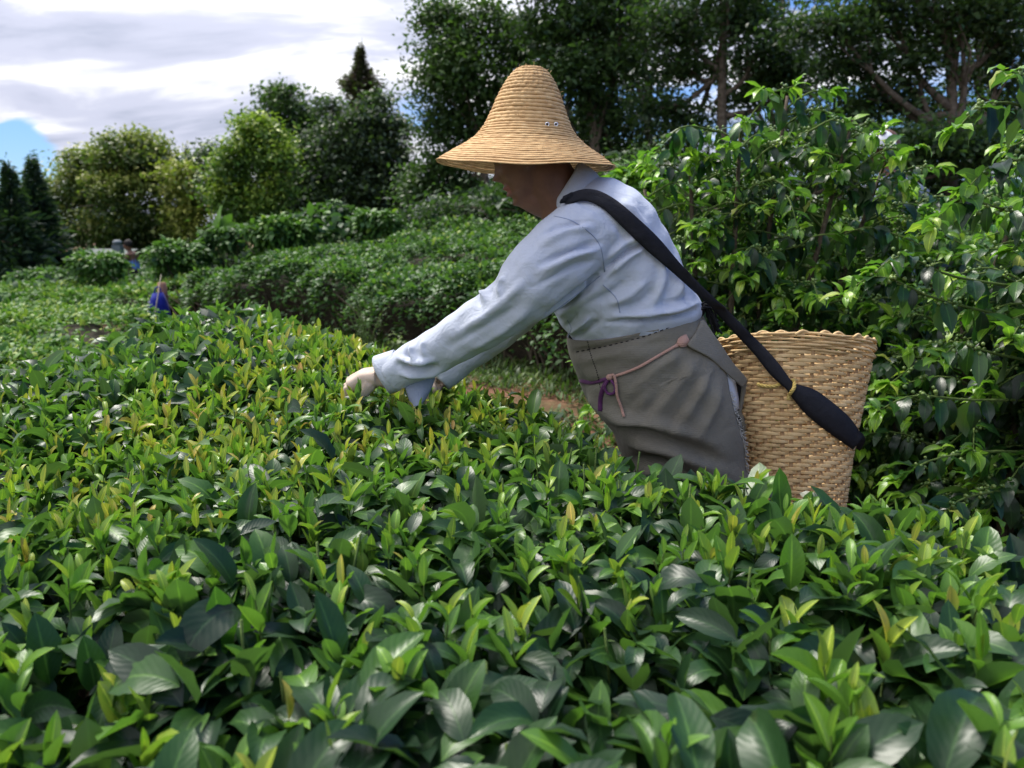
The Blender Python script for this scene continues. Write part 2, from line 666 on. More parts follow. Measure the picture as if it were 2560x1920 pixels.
def plain(name, col, rough=0.7, spec=0.3, nscale=8, var=0.75):
    m = NT(name)
    n = m.noise(nscale, 5, 0.6)
    c = m.mix(n, rgb(col[0] * var, col[1] * var, col[2] * var), rgb(*col))
    return m.done(m.bsdf(c, rough, spec, m.bump(n, 0.2, 0.01)))


M_SHED = plain("shed_sheet", (0.11, 0.135, 0.13))
M_SHEDW = plain("shed_wall", (0.20, 0.23, 0.25))
M_POST = plain("weathered_post", (0.25, 0.13, 0.09), 0.9)
M_BAMST = plain("bamboo_pole", (0.55, 0.47, 0.33), 0.6)
M_STRIPE = None


# ------------------------------------------------------------------ terrain
def G(x, y):
    x = np.asarray(x, float)
    y = np.asarray(y, float)
    k = -0.036 + 0.106 * smooth01(-7.5, 0.5, x)
    yy = np.clip(y - 2.9, 0, 11.0) + np.clip(y - 13.9, 0, 8.0) * smooth01(-8.0, 0.0, x)
    return k * yy + 0.012 * np.sin(x * 2.3 + y) + 0.012 * np.sin(y * 3.1 - x * 1.3)


DROW = np.array([-0.744, 0.668])
NROW = np.array([0.668, 0.744])


def sn_to_xy(s, n):
    return s * DROW[0] + n * NROW[0], s * DROW[1] + n * NROW[1]


gx = np.concatenate([np.linspace(-300, -26, 12), np.linspace(-24, 16, 121), np.linspace(18, 300, 12)])
gy = np.concatenate([np.linspace(-120, -4, 8), np.linspace(-3, 34, 112), np.linspace(38, 600, 16)])
XX, YY = np.meshgrid(gx, gy)
ZZ = G(XX, YY)
V = np.stack([XX.ravel(), YY.ravel(), ZZ.ravel()], 1)
nx, ny = len(gx), len(gy)
I = np.arange(nx * ny).reshape(ny, nx)
F = np.stack([I[:-1, :-1].ravel(), I[:-1, 1:].ravel(), I[1:, 1:].ravel(), I[1:, :-1].ravel()], 1)
ground = link("ground", mesh_np("ground", V, F, M_SOIL))
tag(ground, kind="structure", label="red soil ground with weedy patches between the tea rows")


# ------------------------------------------------------------------ leaves
class LeafSet:
    KEYS = ("az", "phi", "kap", "roll", "L", "W", "fold", "wave", "ph", "tone")

    def __init__(self):
        self.base, self.par = [], []

    def add(self, base, **kw):
        base = np.asarray(base, float).reshape(-1, 3)
        n = len(base)
        P = np.zeros((n, len(self.KEYS)))
        for i, k in enumerate(self.KEYS):
            P[:, i] = kw.get(k, 0.0)
        self.base.append(base)
        self.par.append(P)

    def done(self):
        self.base = np.concatenate(self.base)
        self.par = np.concatenate(self.par)
        return self

    def sub(self, m):
        o = LeafSet()
        o.base, o.par = self.base[m], self.par[m]
        return o


def width_profile(t, shape):
    if shape == "tea":
        w = np.sin(pi * np.clip(t, 0, 1) ** 0.95) ** 0.64
        w = np.where(t > 0.84, w * (1 - 0.15 * ((t - 0.84) / 0.16)), w)
    elif shape == "coffee":
        w = np.sin(pi * t ** 0.9) ** 0.85
        w = np.where(t > 0.7, w * (1 - 0.42 * ((t - 0.7) / 0.3)), w)
    else:
        w = np.sin(pi * t) ** 0.7
    return np.maximum(w, 0.035)


def leaf_geo(ls, nt, na, shape="tea"):
    """vectorised leaf blades: nt stations along, na points across."""
    B, P = ls.base, ls.par
    n = len(B)
    az, phi, kap, roll, L, W, fold, wave, ph, tone = (P[:, i:i + 1] for i in range(10))
    t = np.linspace(0, 1, nt)[None, :]
    k = np.where(np.abs(kap) < 1e-3, 1e-3, kap)
    ph_t = phi - k * t
    a = (np.sin(phi) - np.sin(ph_t)) / k * L
    b = (np.cos(ph_t) - np.cos(phi)) / k * L
    h = np.concatenate([np.cos(az), np.sin(az), np.zeros_like(az)], 1)[:, None, :]
    z = np.array([0, 0, 1.0])[None, None, :]
    C = B[:, None, :] + a[:, :, None] * h + b[:, :, None] * z
    N0 = -np.sin(ph_t)[:, :, None] * h + np.cos(ph_t)[:, :, None] * z
    S0 = np.concatenate([np.sin(az), -np.cos(az), np.zeros_like(az)], 1)[:, None, :]
    cr, sr = np.cos(roll)[:, :, None], np.sin(roll)[:, :, None]
    S = cr * S0 + sr * N0
    N = -sr * S0 + cr * N0
    w = width_profile(t, shape) * W * 0.5
    us = np.linspace(-1, 1, na)
    V = np.empty((n, nt, na, 3))
    for j, u in enumerate(us):
        lift = fold * abs(u) * w * (1.0 if na < 5 else (0.8 + 0.4 * abs(u)))
        wv = wave * w * np.sin(t * 17 + ph + (2.1 if u > 0 else 0)) * abs(u) ** 2
        V[:, :, j, :] = C + (u * w)[:, :, None] * S + (lift + wv)[:, :, None] * N
    nv = nt * na
    idx = np.arange(nv).reshape(nt, na)
    q = np.stack([idx[:-1, :-1].ravel(), idx[:-1, 1:].ravel(), idx[1:, 1:].ravel(), idx[1:, :-1].ravel()], 1)
    F = (np.arange(n)[:, None, None] * nv + q[None]).reshape(-1, 4)
    uv = np.empty((nt, na, 2))
    uv[:, :, 0] = (us * 0.5 + 0.5)[None, :]
    uv[:, :, 1] = t.T
    UV = np.broadcast_to(uv.reshape(1, nv, 2), (n, nv, 2)).reshape(-1, 2)
    T = np.repeat(tone[:, 0], nv)
    return V.reshape(-1, 3), F, UV, T, V


def leaves_mesh(name, ls, nt, na, mat, shape="tea"):
    V, F, UV, T, _ = leaf_geo(ls, nt, na, shape)
    return mesh_np(name, V, F, mat, True, UV, {"tone": T})


def pick_largest(ls, nmax, shape, blockers=(), margin=40):
    """the leaves that show largest from the photograph's side: a boolean mask."""
    V, F, _, _, V4 = leaf_geo(ls, 4, 2, shape)
    px = to_px(V4.reshape(-1, 3)).reshape(len(ls.base), 4, 2, 3)
    q = px[:, :, :, :2]
    area = np.zeros(len(ls.base))
    for i in range(3):
        A, Bq, Cq, D = q[:, i, 0], q[:, i, 1], q[:, i + 1, 1], q[:, i + 1, 0]
        d1, d2 = Cq - A, D - Bq
        area += np.abs(d1[:, 0] * d2[:, 1] - d1[:, 1] * d2[:, 0]) * 0.5
    c = q.mean((1, 2))
    inside = (c[:, 0] > -margin) & (c[:, 0] < 2560 + margin) & (c[:, 1] > -margin) & (c[:, 1] < 1920 + margin) & (px[:, :, :, 2].min((1, 2)) > 0.1)
    area[~inside] = 0
    cand = np.argsort(-area)[:nmax * 9]
    cand = cand[area[cand] > 0]
    bv = BVHTree.FromPolygons(V.tolist(), F.tolist())
    per = 3
    score = np.zeros(len(ls.base))
    mids = V4.mean(2)
    camv = Vector(CAM)
    for i in cand:
        vis = 0
        for s in (0.7, 1.5, 2.2):
            k = int(s)
            p = mids[i, k] * (1 - (s - k)) + mids[i, min(k + 1, 3)] * (s - k)
            d = Vector(p) - camv
            D = d.length
            d.normalize()
            hit = bv.ray_cast(camv, d, D + 0.02)
            if hit[2] is not None and hit[2] // per != i and hit[3] < D - 0.004:
                continue
            blocked = False
            for bb in blockers:
                if bb.ray_cast(camv, d, D - 0.01)[2] is not None:
                    blocked = True
                    break
            vis += 0 if blocked else 1
        score[i] = area[i] * vis / 3
    order = np.argsort(-score)[:nmax]
    order = order[score[order] > 0]
    m = np.zeros(len(ls.base), bool)
    m[order] = True
    return m


def leaf_objects(ls, mask, parent, mat, shape, nt=8, na=5):
    sel = np.flatnonzero(mask)
    sub = ls.sub(sel)
    off = Vector((0, 0, 0))
    p = parent
    while p is not None:
        off += p.location
        p = p.parent
    V, F, UV, T, V4 = leaf_geo(sub, nt, na, shape)
    nv = nt * na
    F1 = F[:(nt - 1) * (na - 1)]
    for i in range(len(sel)):
        b = sub.base[i]
        me = mesh_np("leaf", V[i * nv:(i + 1) * nv] - b, F1, mat, True, UV[:nv], {"tone": T[i * nv:(i + 1) * nv]})
        o = bpy.data.objects.new("leaf", me)
        COL.objects.link(o)
        o.parent = parent
        o.location = Vector(b) - off


# ------------------------------------------------------------------ the near tea row
NEAR_POLY = np.array([(1.75, 0.15), (1.35, 0.72), (0.82, 1.20), (0.50, 1.38), (0.26, 1.53), (0.20, 1.74), (0.14, 1.95), (0.03, 2.08), (-0.2, 2.16), (-0.41, 2.46), (-0.88, 3.05), (-1.38, 2.98),
                      (-1.55, 2.1), (-1.95, 1.5), (-1.95, 0.15)])


def poly_sd(p, poly):
    """signed distance, positive inside."""
    d = np.full(len(p), 1e9)
    inside = np.zeros(len(p), bool)
    n = len(poly)
    for i in range(n):
        a, b = poly[i], poly[(i + 1) % n]
        ab = b - a
        t = np.clip(((p - a) @ ab) / (ab @ ab), 0, 1)
        d = np.minimum(d, np.linalg.norm(p - a - t[:, None] * ab, axis=1))
        c = ((a[1] > p[:, 1]) != (b[1] > p[:, 1])) & (p[:, 0] < (b[0] - a[0]) * (p[:, 1] - a[1]) / (b[1] - a[1] + 1e-12) + a[0])
        inside ^= c
    return np.where(inside, d, -d)


def canopy(x, y):
    h = 0.722 + 0.030 * np.exp(-(((x + 0.32) / 0.22) ** 2 + ((y - 1.80) / 0.2) ** 2)) + 0.026 * np.exp(-(((x - 0.62) / 0.30) ** 2 + ((y - 1.22) / 0.25) ** 2)) + 0.004 * np.exp(-(((x + 0.16) / 0.12) ** 2 + ((y - 1.93) / 0.14) ** 2)) + 0.06 * smooth01(0.3, -0.5, x) * smooth01(1.2, 2.0, y) + 0.055 * smooth01(-0.1, -0.9, x) * smooth01(1.7, 2.9, y) - 0.05 * smooth01(-1.0, -1.5, x)
    h += 0.016 * np.sin(3.1 * x + 1.7 * y) + 0.014 * np.sin(5.3 * y - 2.2 * x + 1.0) + 0.010 * np.sin(8.7 * x + 4.1 * y)
    return h


def rand_in(poly, n):
    lo, hi = poly.min(0), poly.max(0)
    out = []
    tot = 0
    while tot < n:
        p = rng.uniform(lo, hi, (n, 2))
        p = p[poly_sd(p, poly) > 0]
        out.append(p)
        tot += len(p)
    return np.concatenate(out)[:n]


def young_zone(x, y):
    """how many fresh shoots a spot carries (plucked and unplucked patches)."""
    z = np.exp(-(((x + 0.25) / 0.42) ** 2 + ((y - 2.0) / 0.55) ** 2)) + 0.8 * np.exp(-(((x + 0.45) / 0.3) ** 2 + ((y - 2.5) / 0.4) ** 2))
    z += 0.25 * np.exp(-(((x + 0.9) / 0.5) ** 2 + ((y - 1.05) / 0.4) ** 2)) + 0.65 * np.exp(-(((x + 0.75) / 0.55) ** 2 + ((y - 1.55) / 0.45) ** 2)) + 0.30 * np.exp(-(((x - 0.45) / 0.35) ** 2 + ((y - 1.15) / 0.3) ** 2))
    return np.clip(1.25 * z + 0.06, 0, 1)


tea = LeafSet()
shoot_tubes = MB()


def add_shoots(P, ztop, big, yz, fore, dense=1.0):
    n = len(P)
    x, y = P[:, 0], P[:, 1]
    # mature leaves round each shoot
    for k in range(8):
        m = rng.random(n) < dense
        q = m.sum()
        az = rng.uniform(0, 2 * pi, q)
        drop = rng.uniform(-0.015, 0.10, q) * (0.35 + 0.35 * k)
        base = np.stack([x[m] + 0.006 * np.cos(az), y[m] + 0.006 * np.sin(az), ztop[m] - 0.02 - drop], 1)
        L = np.clip(rng.normal(0.056, 0.016, q), 0.026, 0.098) * big[m]
        tone = np.clip(rng.normal(0.17, 0.12, q) - 0.07 * fore[m] + 0.30 * (rng.random(q) < 0.20) + 0.10 * yz[m] - 0.05 * k / 4, 0.0, 0.58)
        tea.add(base, az=az, phi=rng.normal(0.72, 0.42, q) - 0.08 * k, kap=np.abs(rng.normal(1.25, 0.6, q)), roll=rng.normal(0, 0.42, q),
                L=L, W=L * rng.uniform(0.36, 0.49, q), fold=rng.uniform(0.05, 0.5, q), wave=rng.uniform(0.02, 0.16, q), ph=rng.uniform(0, 6, q), tone=tone)
    # young shoots: a bud and two or three upright leaves on a green stem
    m = rng.random(n) < (0.10 + 0.75 * yz)
    for i in np.flatnonzero(m):
        hgt = rng.uniform(0.015, 0.065) * big[i]
        lean = rng.normal(0, 0.12, 2)
        b0 = np.array([x[i], y[i], ztop[i] - 0.05])
        b1 = np.array([x[i] + lean[0] * hgt, y[i] + lean[1] * hgt, ztop[i] + hgt * 0.55 - 0.012])
        shoot_tubes.add(tube([b0, (b0 + b1) / 2 + rng.normal(0, 0.002, 3), b1], [0.0016, 0.0014, 0.0010], 4, False))
        nl = rng.integers(3, 6)
        a0 = rng.uniform(0, 6.28)
        tbase = rng.uniform(0.52, 0.86) * (0.80 + 0.22 * yz[i])
        for k in range(nl):
            f = k / (nl - 1)
            bb = b0 + (b1 - b0) * (0.45 + 0.55 * f)
            L = rng.uniform(0.034, 0.062) * (1.0 - 0.35 * f) * big[i]
            tn = np.clip(tbase + 0.18 * f + rng.normal(0, 0.05), 0.3, 1.0)
            if rng.random() > 0.06:
                tn = min(tn, 0.93)
            tea.add(bb, az=a0 + k * 2.4 + rng.normal(0, 0.3), phi=rng.uniform(0.75, 1.15) + 0.35 * f, kap=rng.normal(0.35, 0.5), roll=rng.normal(0, 0.25), L=L,
                    W=L * rng.uniform(0.34, 0.48) * (1 - 0.30 * f), fold=rng.uniform(0.3, 1.0), wave=rng.uniform(0, 0.12), ph=rng.uniform(0, 6), tone=tn)


P = rand_in(NEAR_POLY, 5400)
sd = poly_sd(P, NEAR_POLY)
zt = canopy(P[:, 0], P[:, 1]) - 0.055 * (1 - np.clip(sd / 0.10, 0, 1)) ** 2 - 0.02 * smooth01(0.05, 0.3, P[:, 0]) * smooth01(1.05, 1.4, P[:, 1]) + rng.normal(0, 0.012, len(P))
hump = smooth01(-0.25, -0.8, P[:, 0]) * smooth01(1.9, 2.4, P[:, 1])
fore = smooth01(1.15, 0.7, P[:, 1])
big = 1.0 + 0.34 * hump + 0.26 * fore + 0.12 * smooth01(0.1, 0.5, P[:, 0])
keep = ~((P[:, 1] < 0.45) & (rng.random(len(P)) < 0.5)) & ~((fore > 0.4) & (rng.random(len(P)) < 0.12))
P, zt, big, fore = P[keep], zt[keep], big[keep], fore[keep]
add_shoots(P, zt, big, young_zone(P[:, 0], P[:, 1]), fore)
# large upright leaves: the unplucked far-left hump, and strays standing proud in the foreground
ph_ = np.stack([rng.uniform(-1.5, -0.45, 420), rng.uniform(1.9, 3.0, 420)], 1)
pf = np.stack([rng.uniform(-0.7, 1.1, 230), rng.uniform(0.5, 1.45, 230)], 1)
pu = np.concatenate([ph_, pf])
pu = pu[poly_sd(pu, NEAR_POLY) > 0.03]
q = len(pu)
L = rng.uniform(0.065, 0.098, q)
tea.add(np.stack([pu[:, 0], pu[:, 1], canopy(pu[:, 0], pu[:, 1]) - 0.035], 1), az=rng.uniform(0, 2 * pi, q), phi=rng.normal(1.15, 0.3, q), kap=rng.normal(0.5, 0.45, q),
        roll=rng.normal(0, 0.4, q), L=L, W=L * rng.uniform(0.38, 0.5, q), fold=rng.uniform(0.15, 0.5, q), wave=rng.uniform(0.03, 0.14, q), ph=rng.uniform(0, 6, q),
        tone=np.clip(rng.normal(0.22, 0.14, q), 0.02, 0.6))
# leaves down the sides of the row
ed = rand_in(NEAR_POLY, 9000)
s_ = poly_sd(ed, NEAR_POLY)
ed = ed[s_ < 0.16]
q = len(ed)
az = np.arctan2(ed[:, 1] - 1.3, ed[:, 0] + 0.3) + rng.normal(0, 0.8, q)
zz = canopy(ed[:, 0], ed[:, 1]) - 0.06 - rng.uniform(0, 0.5, q)
L = rng.uniform(0.04, 0.075, q)
tea.add(np.stack([ed[:, 0], ed[:, 1], zz], 1), az=az, phi=rng.normal(0.2, 0.4, q), kap=rng.normal(0.9, 0.4, q), roll=rng.normal(0, 0.4, q), L=L, W=L * 0.42,
        fold=0.25, wave=0.08, ph=rng.uniform(0, 6, q), tone=np.clip(rng.normal(0.15, 0.1, q), 0, 0.5))
hx = np.stack([rng.uniform(-0.40, -0.24, 34), rng.uniform(1.66, 1.80, 34)], 1)
q = len(hx)
L = rng.uniform(0.045, 0.08, q)
tea.add(np.stack([hx[:, 0], hx[:, 1], canopy(hx[:, 0], hx[:, 1]) - 0.005 + rng.uniform(-0.02, 0.012, q)], 1), az=rng.uniform(0, 2 * pi, q), phi=rng.normal(0.9, 0.3, q), kap=rng.normal(1.2, 0.5, q), roll=rng.normal(0, 0.4, q),
        L=L, W=L * rng.uniform(0.36, 0.5, q), fold=0.3, wave=0.08, ph=rng.uniform(0, 6, q), tone=np.clip(rng.normal(0.3, 0.2, q), 0.05, 0.85))
tea.done()
near_row = empty("tea_row", (-0.2, 1.3, 0.0))
tag(near_row, "front tea row with big glossy leaves and yellow shoots under the picker's hands", "tea row", "rows of tea bushes")
NEAR_TEA = tea          # split into single leaves and the mass once the person stands there
for i in range(260):           # plucked stubs
    q_ = rand_in(NEAR_POLY, 1)[0]
    z0_ = canopy(q_[0], q_[1])
    l_ = rng.normal(0, 0.008, 2)
    hh = rng.uniform(0.0, 0.045)
    shoot_tubes.add(tube([(q_[0], q_[1], z0_ - 0.06), (q_[0] + l_[0] * 0.4, q_[1] + l_[1] * 0.4, z0_ - 0.02), (q_[0] + l_[0], q_[1] + l_[1], z0_ + hh)], [0.0022, 0.0019, 0.0017], 6, True))
st = mesh_list("shoot_stems", shoot_tubes.V, shoot_tubes.F, M_GTWIG)
tag(link("shoot_stems", st, near_row), kind="stuff")
# woody frame below the canopy
tw = MB()
for i in range(300):
    p = rand_in(NEAR_POLY, 1)[0]
    z1 = canopy(p[0], p[1]) - 0.06
    b = p + rng.normal(0, 0.12, 2)
    tw.add(tube([(b[0], b[1], 0), (p[0] * 0.6 + b[0] * 0.4, p[1] * 0.6 + b[1] * 0.4, z1 * 0.6), (p[0], p[1], z1)], [0.010, 0.006, 0.003], 5, False))
tag(link("branches", tw.mesh("branches", M_TWIG), near_row), kind="stuff")


# ------------------------------------------------------------------ further tea rows
def hedge_row(name, label, s0, s1, n_c, width, height, nleaf, leaf, seed, tone_c=0.22, light=0.0, hump=0.10, core=True, gaps=0.0):
    r = np.random.default_rng(seed)
    root = empty(name)
    mid = sn_to_xy((s0 + s1) / 2, n_c)
    root.location = (mid[0], mid[1], float(G(*mid)))
    tag(root, label, "tea row", "rows of tea bushes")
    ph = r.uniform(0, 6, 8)

    def top(s, n):
        return height * (1 + hump * np.sin(1.9 * s + ph[0]) + hump * 0.7 * np.sin(4.3 * s + ph[1] + n) + 0.05 * np.sin(9 * s + ph[2]))

    def halfw(s):
        return width * 0.5 * (1 + 0.12 * np.sin(2.7 * s + ph[3]) + 0.08 * np.sin(6.1 * s + ph[4]))

    ls = LeafSet()
    # arch cross-section, t from one foot over the top to the other foot
    t = r.uniform(0, 1, nleaf)
    t = np.where(r.random(nleaf) < 0.45, 0.25 + 0.5 * t, t)
    s = r.uniform(s0, s1, nleaf)
    a = pi * t
    ce = np.sign(np.cos(a)) * np.abs(np.cos(a)) ** 0.55
    se = np.abs(np.sin(a)) ** 0.42
    depth = 1 - np.abs(r.normal(0, 0.10, nleaf))
    lump = 1 + 0.07 * np.sin(7 * s + 5 * t + ph[5]) + 0.06 * np.sin(13 * s - 9 * t + ph[6])
    endf = np.clip(np.minimum(s - s0, s1 - s) / (width * 0.45), 0.0, 1) ** 0.4
    n = n_c + halfw(s) * ce * depth * lump * (0.35 + 0.65 * endf)
    x, y = sn_to_xy(s, n)
    z = G(x, y) + top(s, n) * (0.06 + 0.94 * se) * (1 - 0.12 * (1 - depth) * 5) * lump * (0.3 + 0.7 * endf)
    if gaps:
        low = (se < 0.8) & (r.random(nleaf) < gaps * (0.5 + 0.5 * np.sin(3.7 * s + ph[7])))
        x, y, z, ce, s, se = (v[~low] for v in (x, y, z, ce, s, se))
    q = len(x)
    out = np.stack([ce * NROW[0], ce * NROW[1]], 1)
    az = np.arctan2(out[:, 1] + r.normal(0, 0.7, q), out[:, 0] + r.normal(0, 0.7, q))
    L = r.uniform(0.75, 1.3, q) * leaf
    shoot = (se > 0.86) & (r.random(q) < 0.16 + light * 0.4)
    tone = np.clip(r.normal(tone_c, 0.10, q) + light * 0.2 + 0.42 * shoot * r.random(q), 0, 0.86)
    ls.add(np.stack([x, y, z], 1), az=az, phi=np.where(shoot, 1.1, 0.35) + r.normal(0, 0.35, q), kap=r.normal(0.8, 0.4, q), roll=r.normal(0, 0.5, q), L=L,
           W=L * r.uniform(0.38, 0.5, q), fold=0.25, tone=tone)
    ls.done()
    me = leaves_mesh("foliage", ls, 4, 2, M_TEAFAR)
    tag(link("foliage", me, root), kind="stuff")
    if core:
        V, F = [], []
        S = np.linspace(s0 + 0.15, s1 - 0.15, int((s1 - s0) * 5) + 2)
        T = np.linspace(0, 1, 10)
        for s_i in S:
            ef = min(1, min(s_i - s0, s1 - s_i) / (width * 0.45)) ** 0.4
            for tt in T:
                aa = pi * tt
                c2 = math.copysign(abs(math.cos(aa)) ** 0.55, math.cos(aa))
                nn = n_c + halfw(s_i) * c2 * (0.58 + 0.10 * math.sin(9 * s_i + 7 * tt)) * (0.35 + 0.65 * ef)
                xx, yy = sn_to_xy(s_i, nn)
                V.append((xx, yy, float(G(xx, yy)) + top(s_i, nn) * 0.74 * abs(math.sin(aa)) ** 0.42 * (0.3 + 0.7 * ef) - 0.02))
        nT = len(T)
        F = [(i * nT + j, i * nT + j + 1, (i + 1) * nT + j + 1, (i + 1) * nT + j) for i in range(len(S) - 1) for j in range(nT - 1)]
        link("shade_core", mesh_list("shade_core", V, F, M_CORESHADE), root)  # solid core added behind the leaves, coloured as dark as their shade
        tw = MB()
        for i in range(int((s1 - s0) * 16)):
            s_i = r.uniform(s0 + 0.1, s1 - 0.1)
            sd_ = -1 if r.random() < 0.75 else 1
            nn = n_c + sd_ * halfw(s_i) * r.uniform(0.5, 0.72)
            b = sn_to_xy(s_i, nn)
            e_ = sn_to_xy(s_i + r.normal(0, 0.16), n_c + sd_ * halfw(s_i) * r.uniform(0.75, 0.98))
            z0 = float(G(*b))
            hh = height * r.uniform(0.4, 0.8)
            tw.add(tube([(b[0], b[1], z0 - 0.02), ((b[0] + e_[0]) / 2, (b[1] + e_[1]) / 2, z0 + hh * 0.6), (e_[0], e_[1], z0 + hh)], [0.012, 0.008, 0.004], 4, False))
        tag(link("twigs", tw.mesh("twigs", M_TWIG), root), kind="stuff")
    return root


hedge_row("tea_row", "tall leafy tea hedge just beyond the red path with twiggy dark face", -2.3, 9.2, 4.75, 1.25, 0.56, 56000, 0.058, 11, 0.29, 0.26, hump=0.11, gaps=0.42)
hedge_row("tea_row", "second tea hedge up the slope behind the one along the red path", -2.3, 10.4, 6.3, 1.35, 0.58, 28000, 0.066, 12, 0.32, 0.26, hump=0.08)
hedge_row("tea_row", "third tea hedge up the slope below the tall trees", -2.0, 10.6, 7.9, 1.35, 0.62, 20000, 0.075, 13, 0.31, 0.24, hump=0.09)
hedge_row("tea_row", "highest tea hedge on the slope at the feet of the trees", -2.0, 10.5, 9.6, 1.35, 0.66, 14000, 0.088, 17, 0.26, 0.14, hump=0.15)
hedge_row("tea_row", "low light green tea row past the end of the front row at the left edge", 4.6, 9.5, 1.25, 1.5, 0.38, 18000, 0.055, 14, 0.40, 0.45, hump=0.05)
hedge_row("tea_row", "pale low tea row in the field before the blue cloth bag", 6.5, 14.0, 2.5, 1.3, 0.40, 20000, 0.058, 15, 0.44, 0.55, hump=0.05)
hedge_row("tea_row", "distant low tea row running below the round yellow-green tree", 10.6, 20.0, 5.3, 1.7, 0.45, 14000, 0.085, 16, 0.42, 0.5, hump=0.06)
hedge_row("tea_row", "farthest low tea row before the dark pine at the left", 10.5, 22.0, 0.9, 1.9, 0.45, 12000, 0.085, 18, 0.42, 0.45, hump=0.06)

# weeds and grass on the path
wl_ = LeafSet()
q = 40000
n_ = rng.uniform(1.9, 4.4, q)
s_ = rng.uniform(-1.5, 8.5, q)
cl = np.sin(2.1 * s_ + 3.0 * n_) + np.sin(5.3 * s_ - 2.2 * n_ + 1) + 0.7 * np.sin(9.1 * n_ + 3 * s_)
k_ = (cl > 0.0) | (n_ > 3.75)
n_, s_ = n_[k_], s_[k_]
x_, y_ = sn_to_xy(s_, n_)
q = len(x_)
wl_.add(np.stack([x_, y_, G(x_, y_)], 1), az=rng.uniform(0, 6.28, q), phi=rng.uniform(0.5, 1.4, q), kap=rng.normal(0.8, 0.5, q), L=rng.uniform(0.03, 0.12, q), W=rng.uniform(0.006, 0.022, q),
        fold=0.3, tone=np.clip(rng.normal(0.30, 0.22, q), 0, 1))
wl_.done()
tag(link("weeds", leaves_mesh("weeds", wl_, 4, 2, M_WEED)), "short green weeds scattered over the red soil path", "weeds", kind="stuff")

# a broad-leaved weed and a pale flowering weed by the hedge
for (px, py, Y, hh, lab, tn, nn) in ((655, 800, 6.6, 0.34, "bright glossy leafy weed at the foot of the tall tea hedge", 0.5, 170), (915, 830, 6.0, 0.62, "tall thin pale weed with feathery seed heads before the tea hedge", 0.42, 260),
                                     (1000, 850, 5.8, 0.25, "low leafy weed beside the red path behind the picker's cuff", 0.6, 120), (1130, 930, 4.6, 0.22, "leafy weed on the red path behind the forearm", 0.62, 130)):
    b = at(px, py, Y)
    b[2] = float(G(b[0], b[1]))
    r_ = empty("weed_plant", tuple(b))
    tag(r_, lab, "weed")
    ls = LeafSet()
    tb = MB()
    for k in range(9):
        a = rng.uniform(0, 6.28)
        sp = rng.uniform(0.15, 0.45) * hh
        e_ = b + np.array([math.cos(a) * sp, math.sin(a) * sp, hh * rng.uniform(0.6, 1.0)])
        tb.add(tube([b, (b + e_) / 2 + (0, 0, 0.04), e_], [0.005, 0.004, 0.002], 4, False))
        q = nn // 9
        f = rng.uniform(0.25, 1, q)[:, None]
        LL = rng.uniform(0.03, 0.07, q) * (0.6 if "feathery" in lab else 1)
        ls.add(b + (e_ - b) * f + rng.normal(0, 0.02, (q, 3)), az=rng.uniform(0, 6.28, q), phi=rng.normal(0.5, 0.4, q), kap=1.0, L=LL, W=LL * (0.25 if "feathery" in lab else 0.5), fold=0.2,
               tone=np.clip(rng.normal(tn, 0.12, q), 0, 1))
    ls.done()
    tag(link("foliage", leaves_mesh("foliage", ls, 4, 2, M_WEED), r_), kind="stuff")
    tag(link("stems", tb.mesh("stems", M_GTWIG), r_), kind="stuff")


# ------------------------------------------------------------------ trees
def gz(x, y):
    return float(G(x, y))


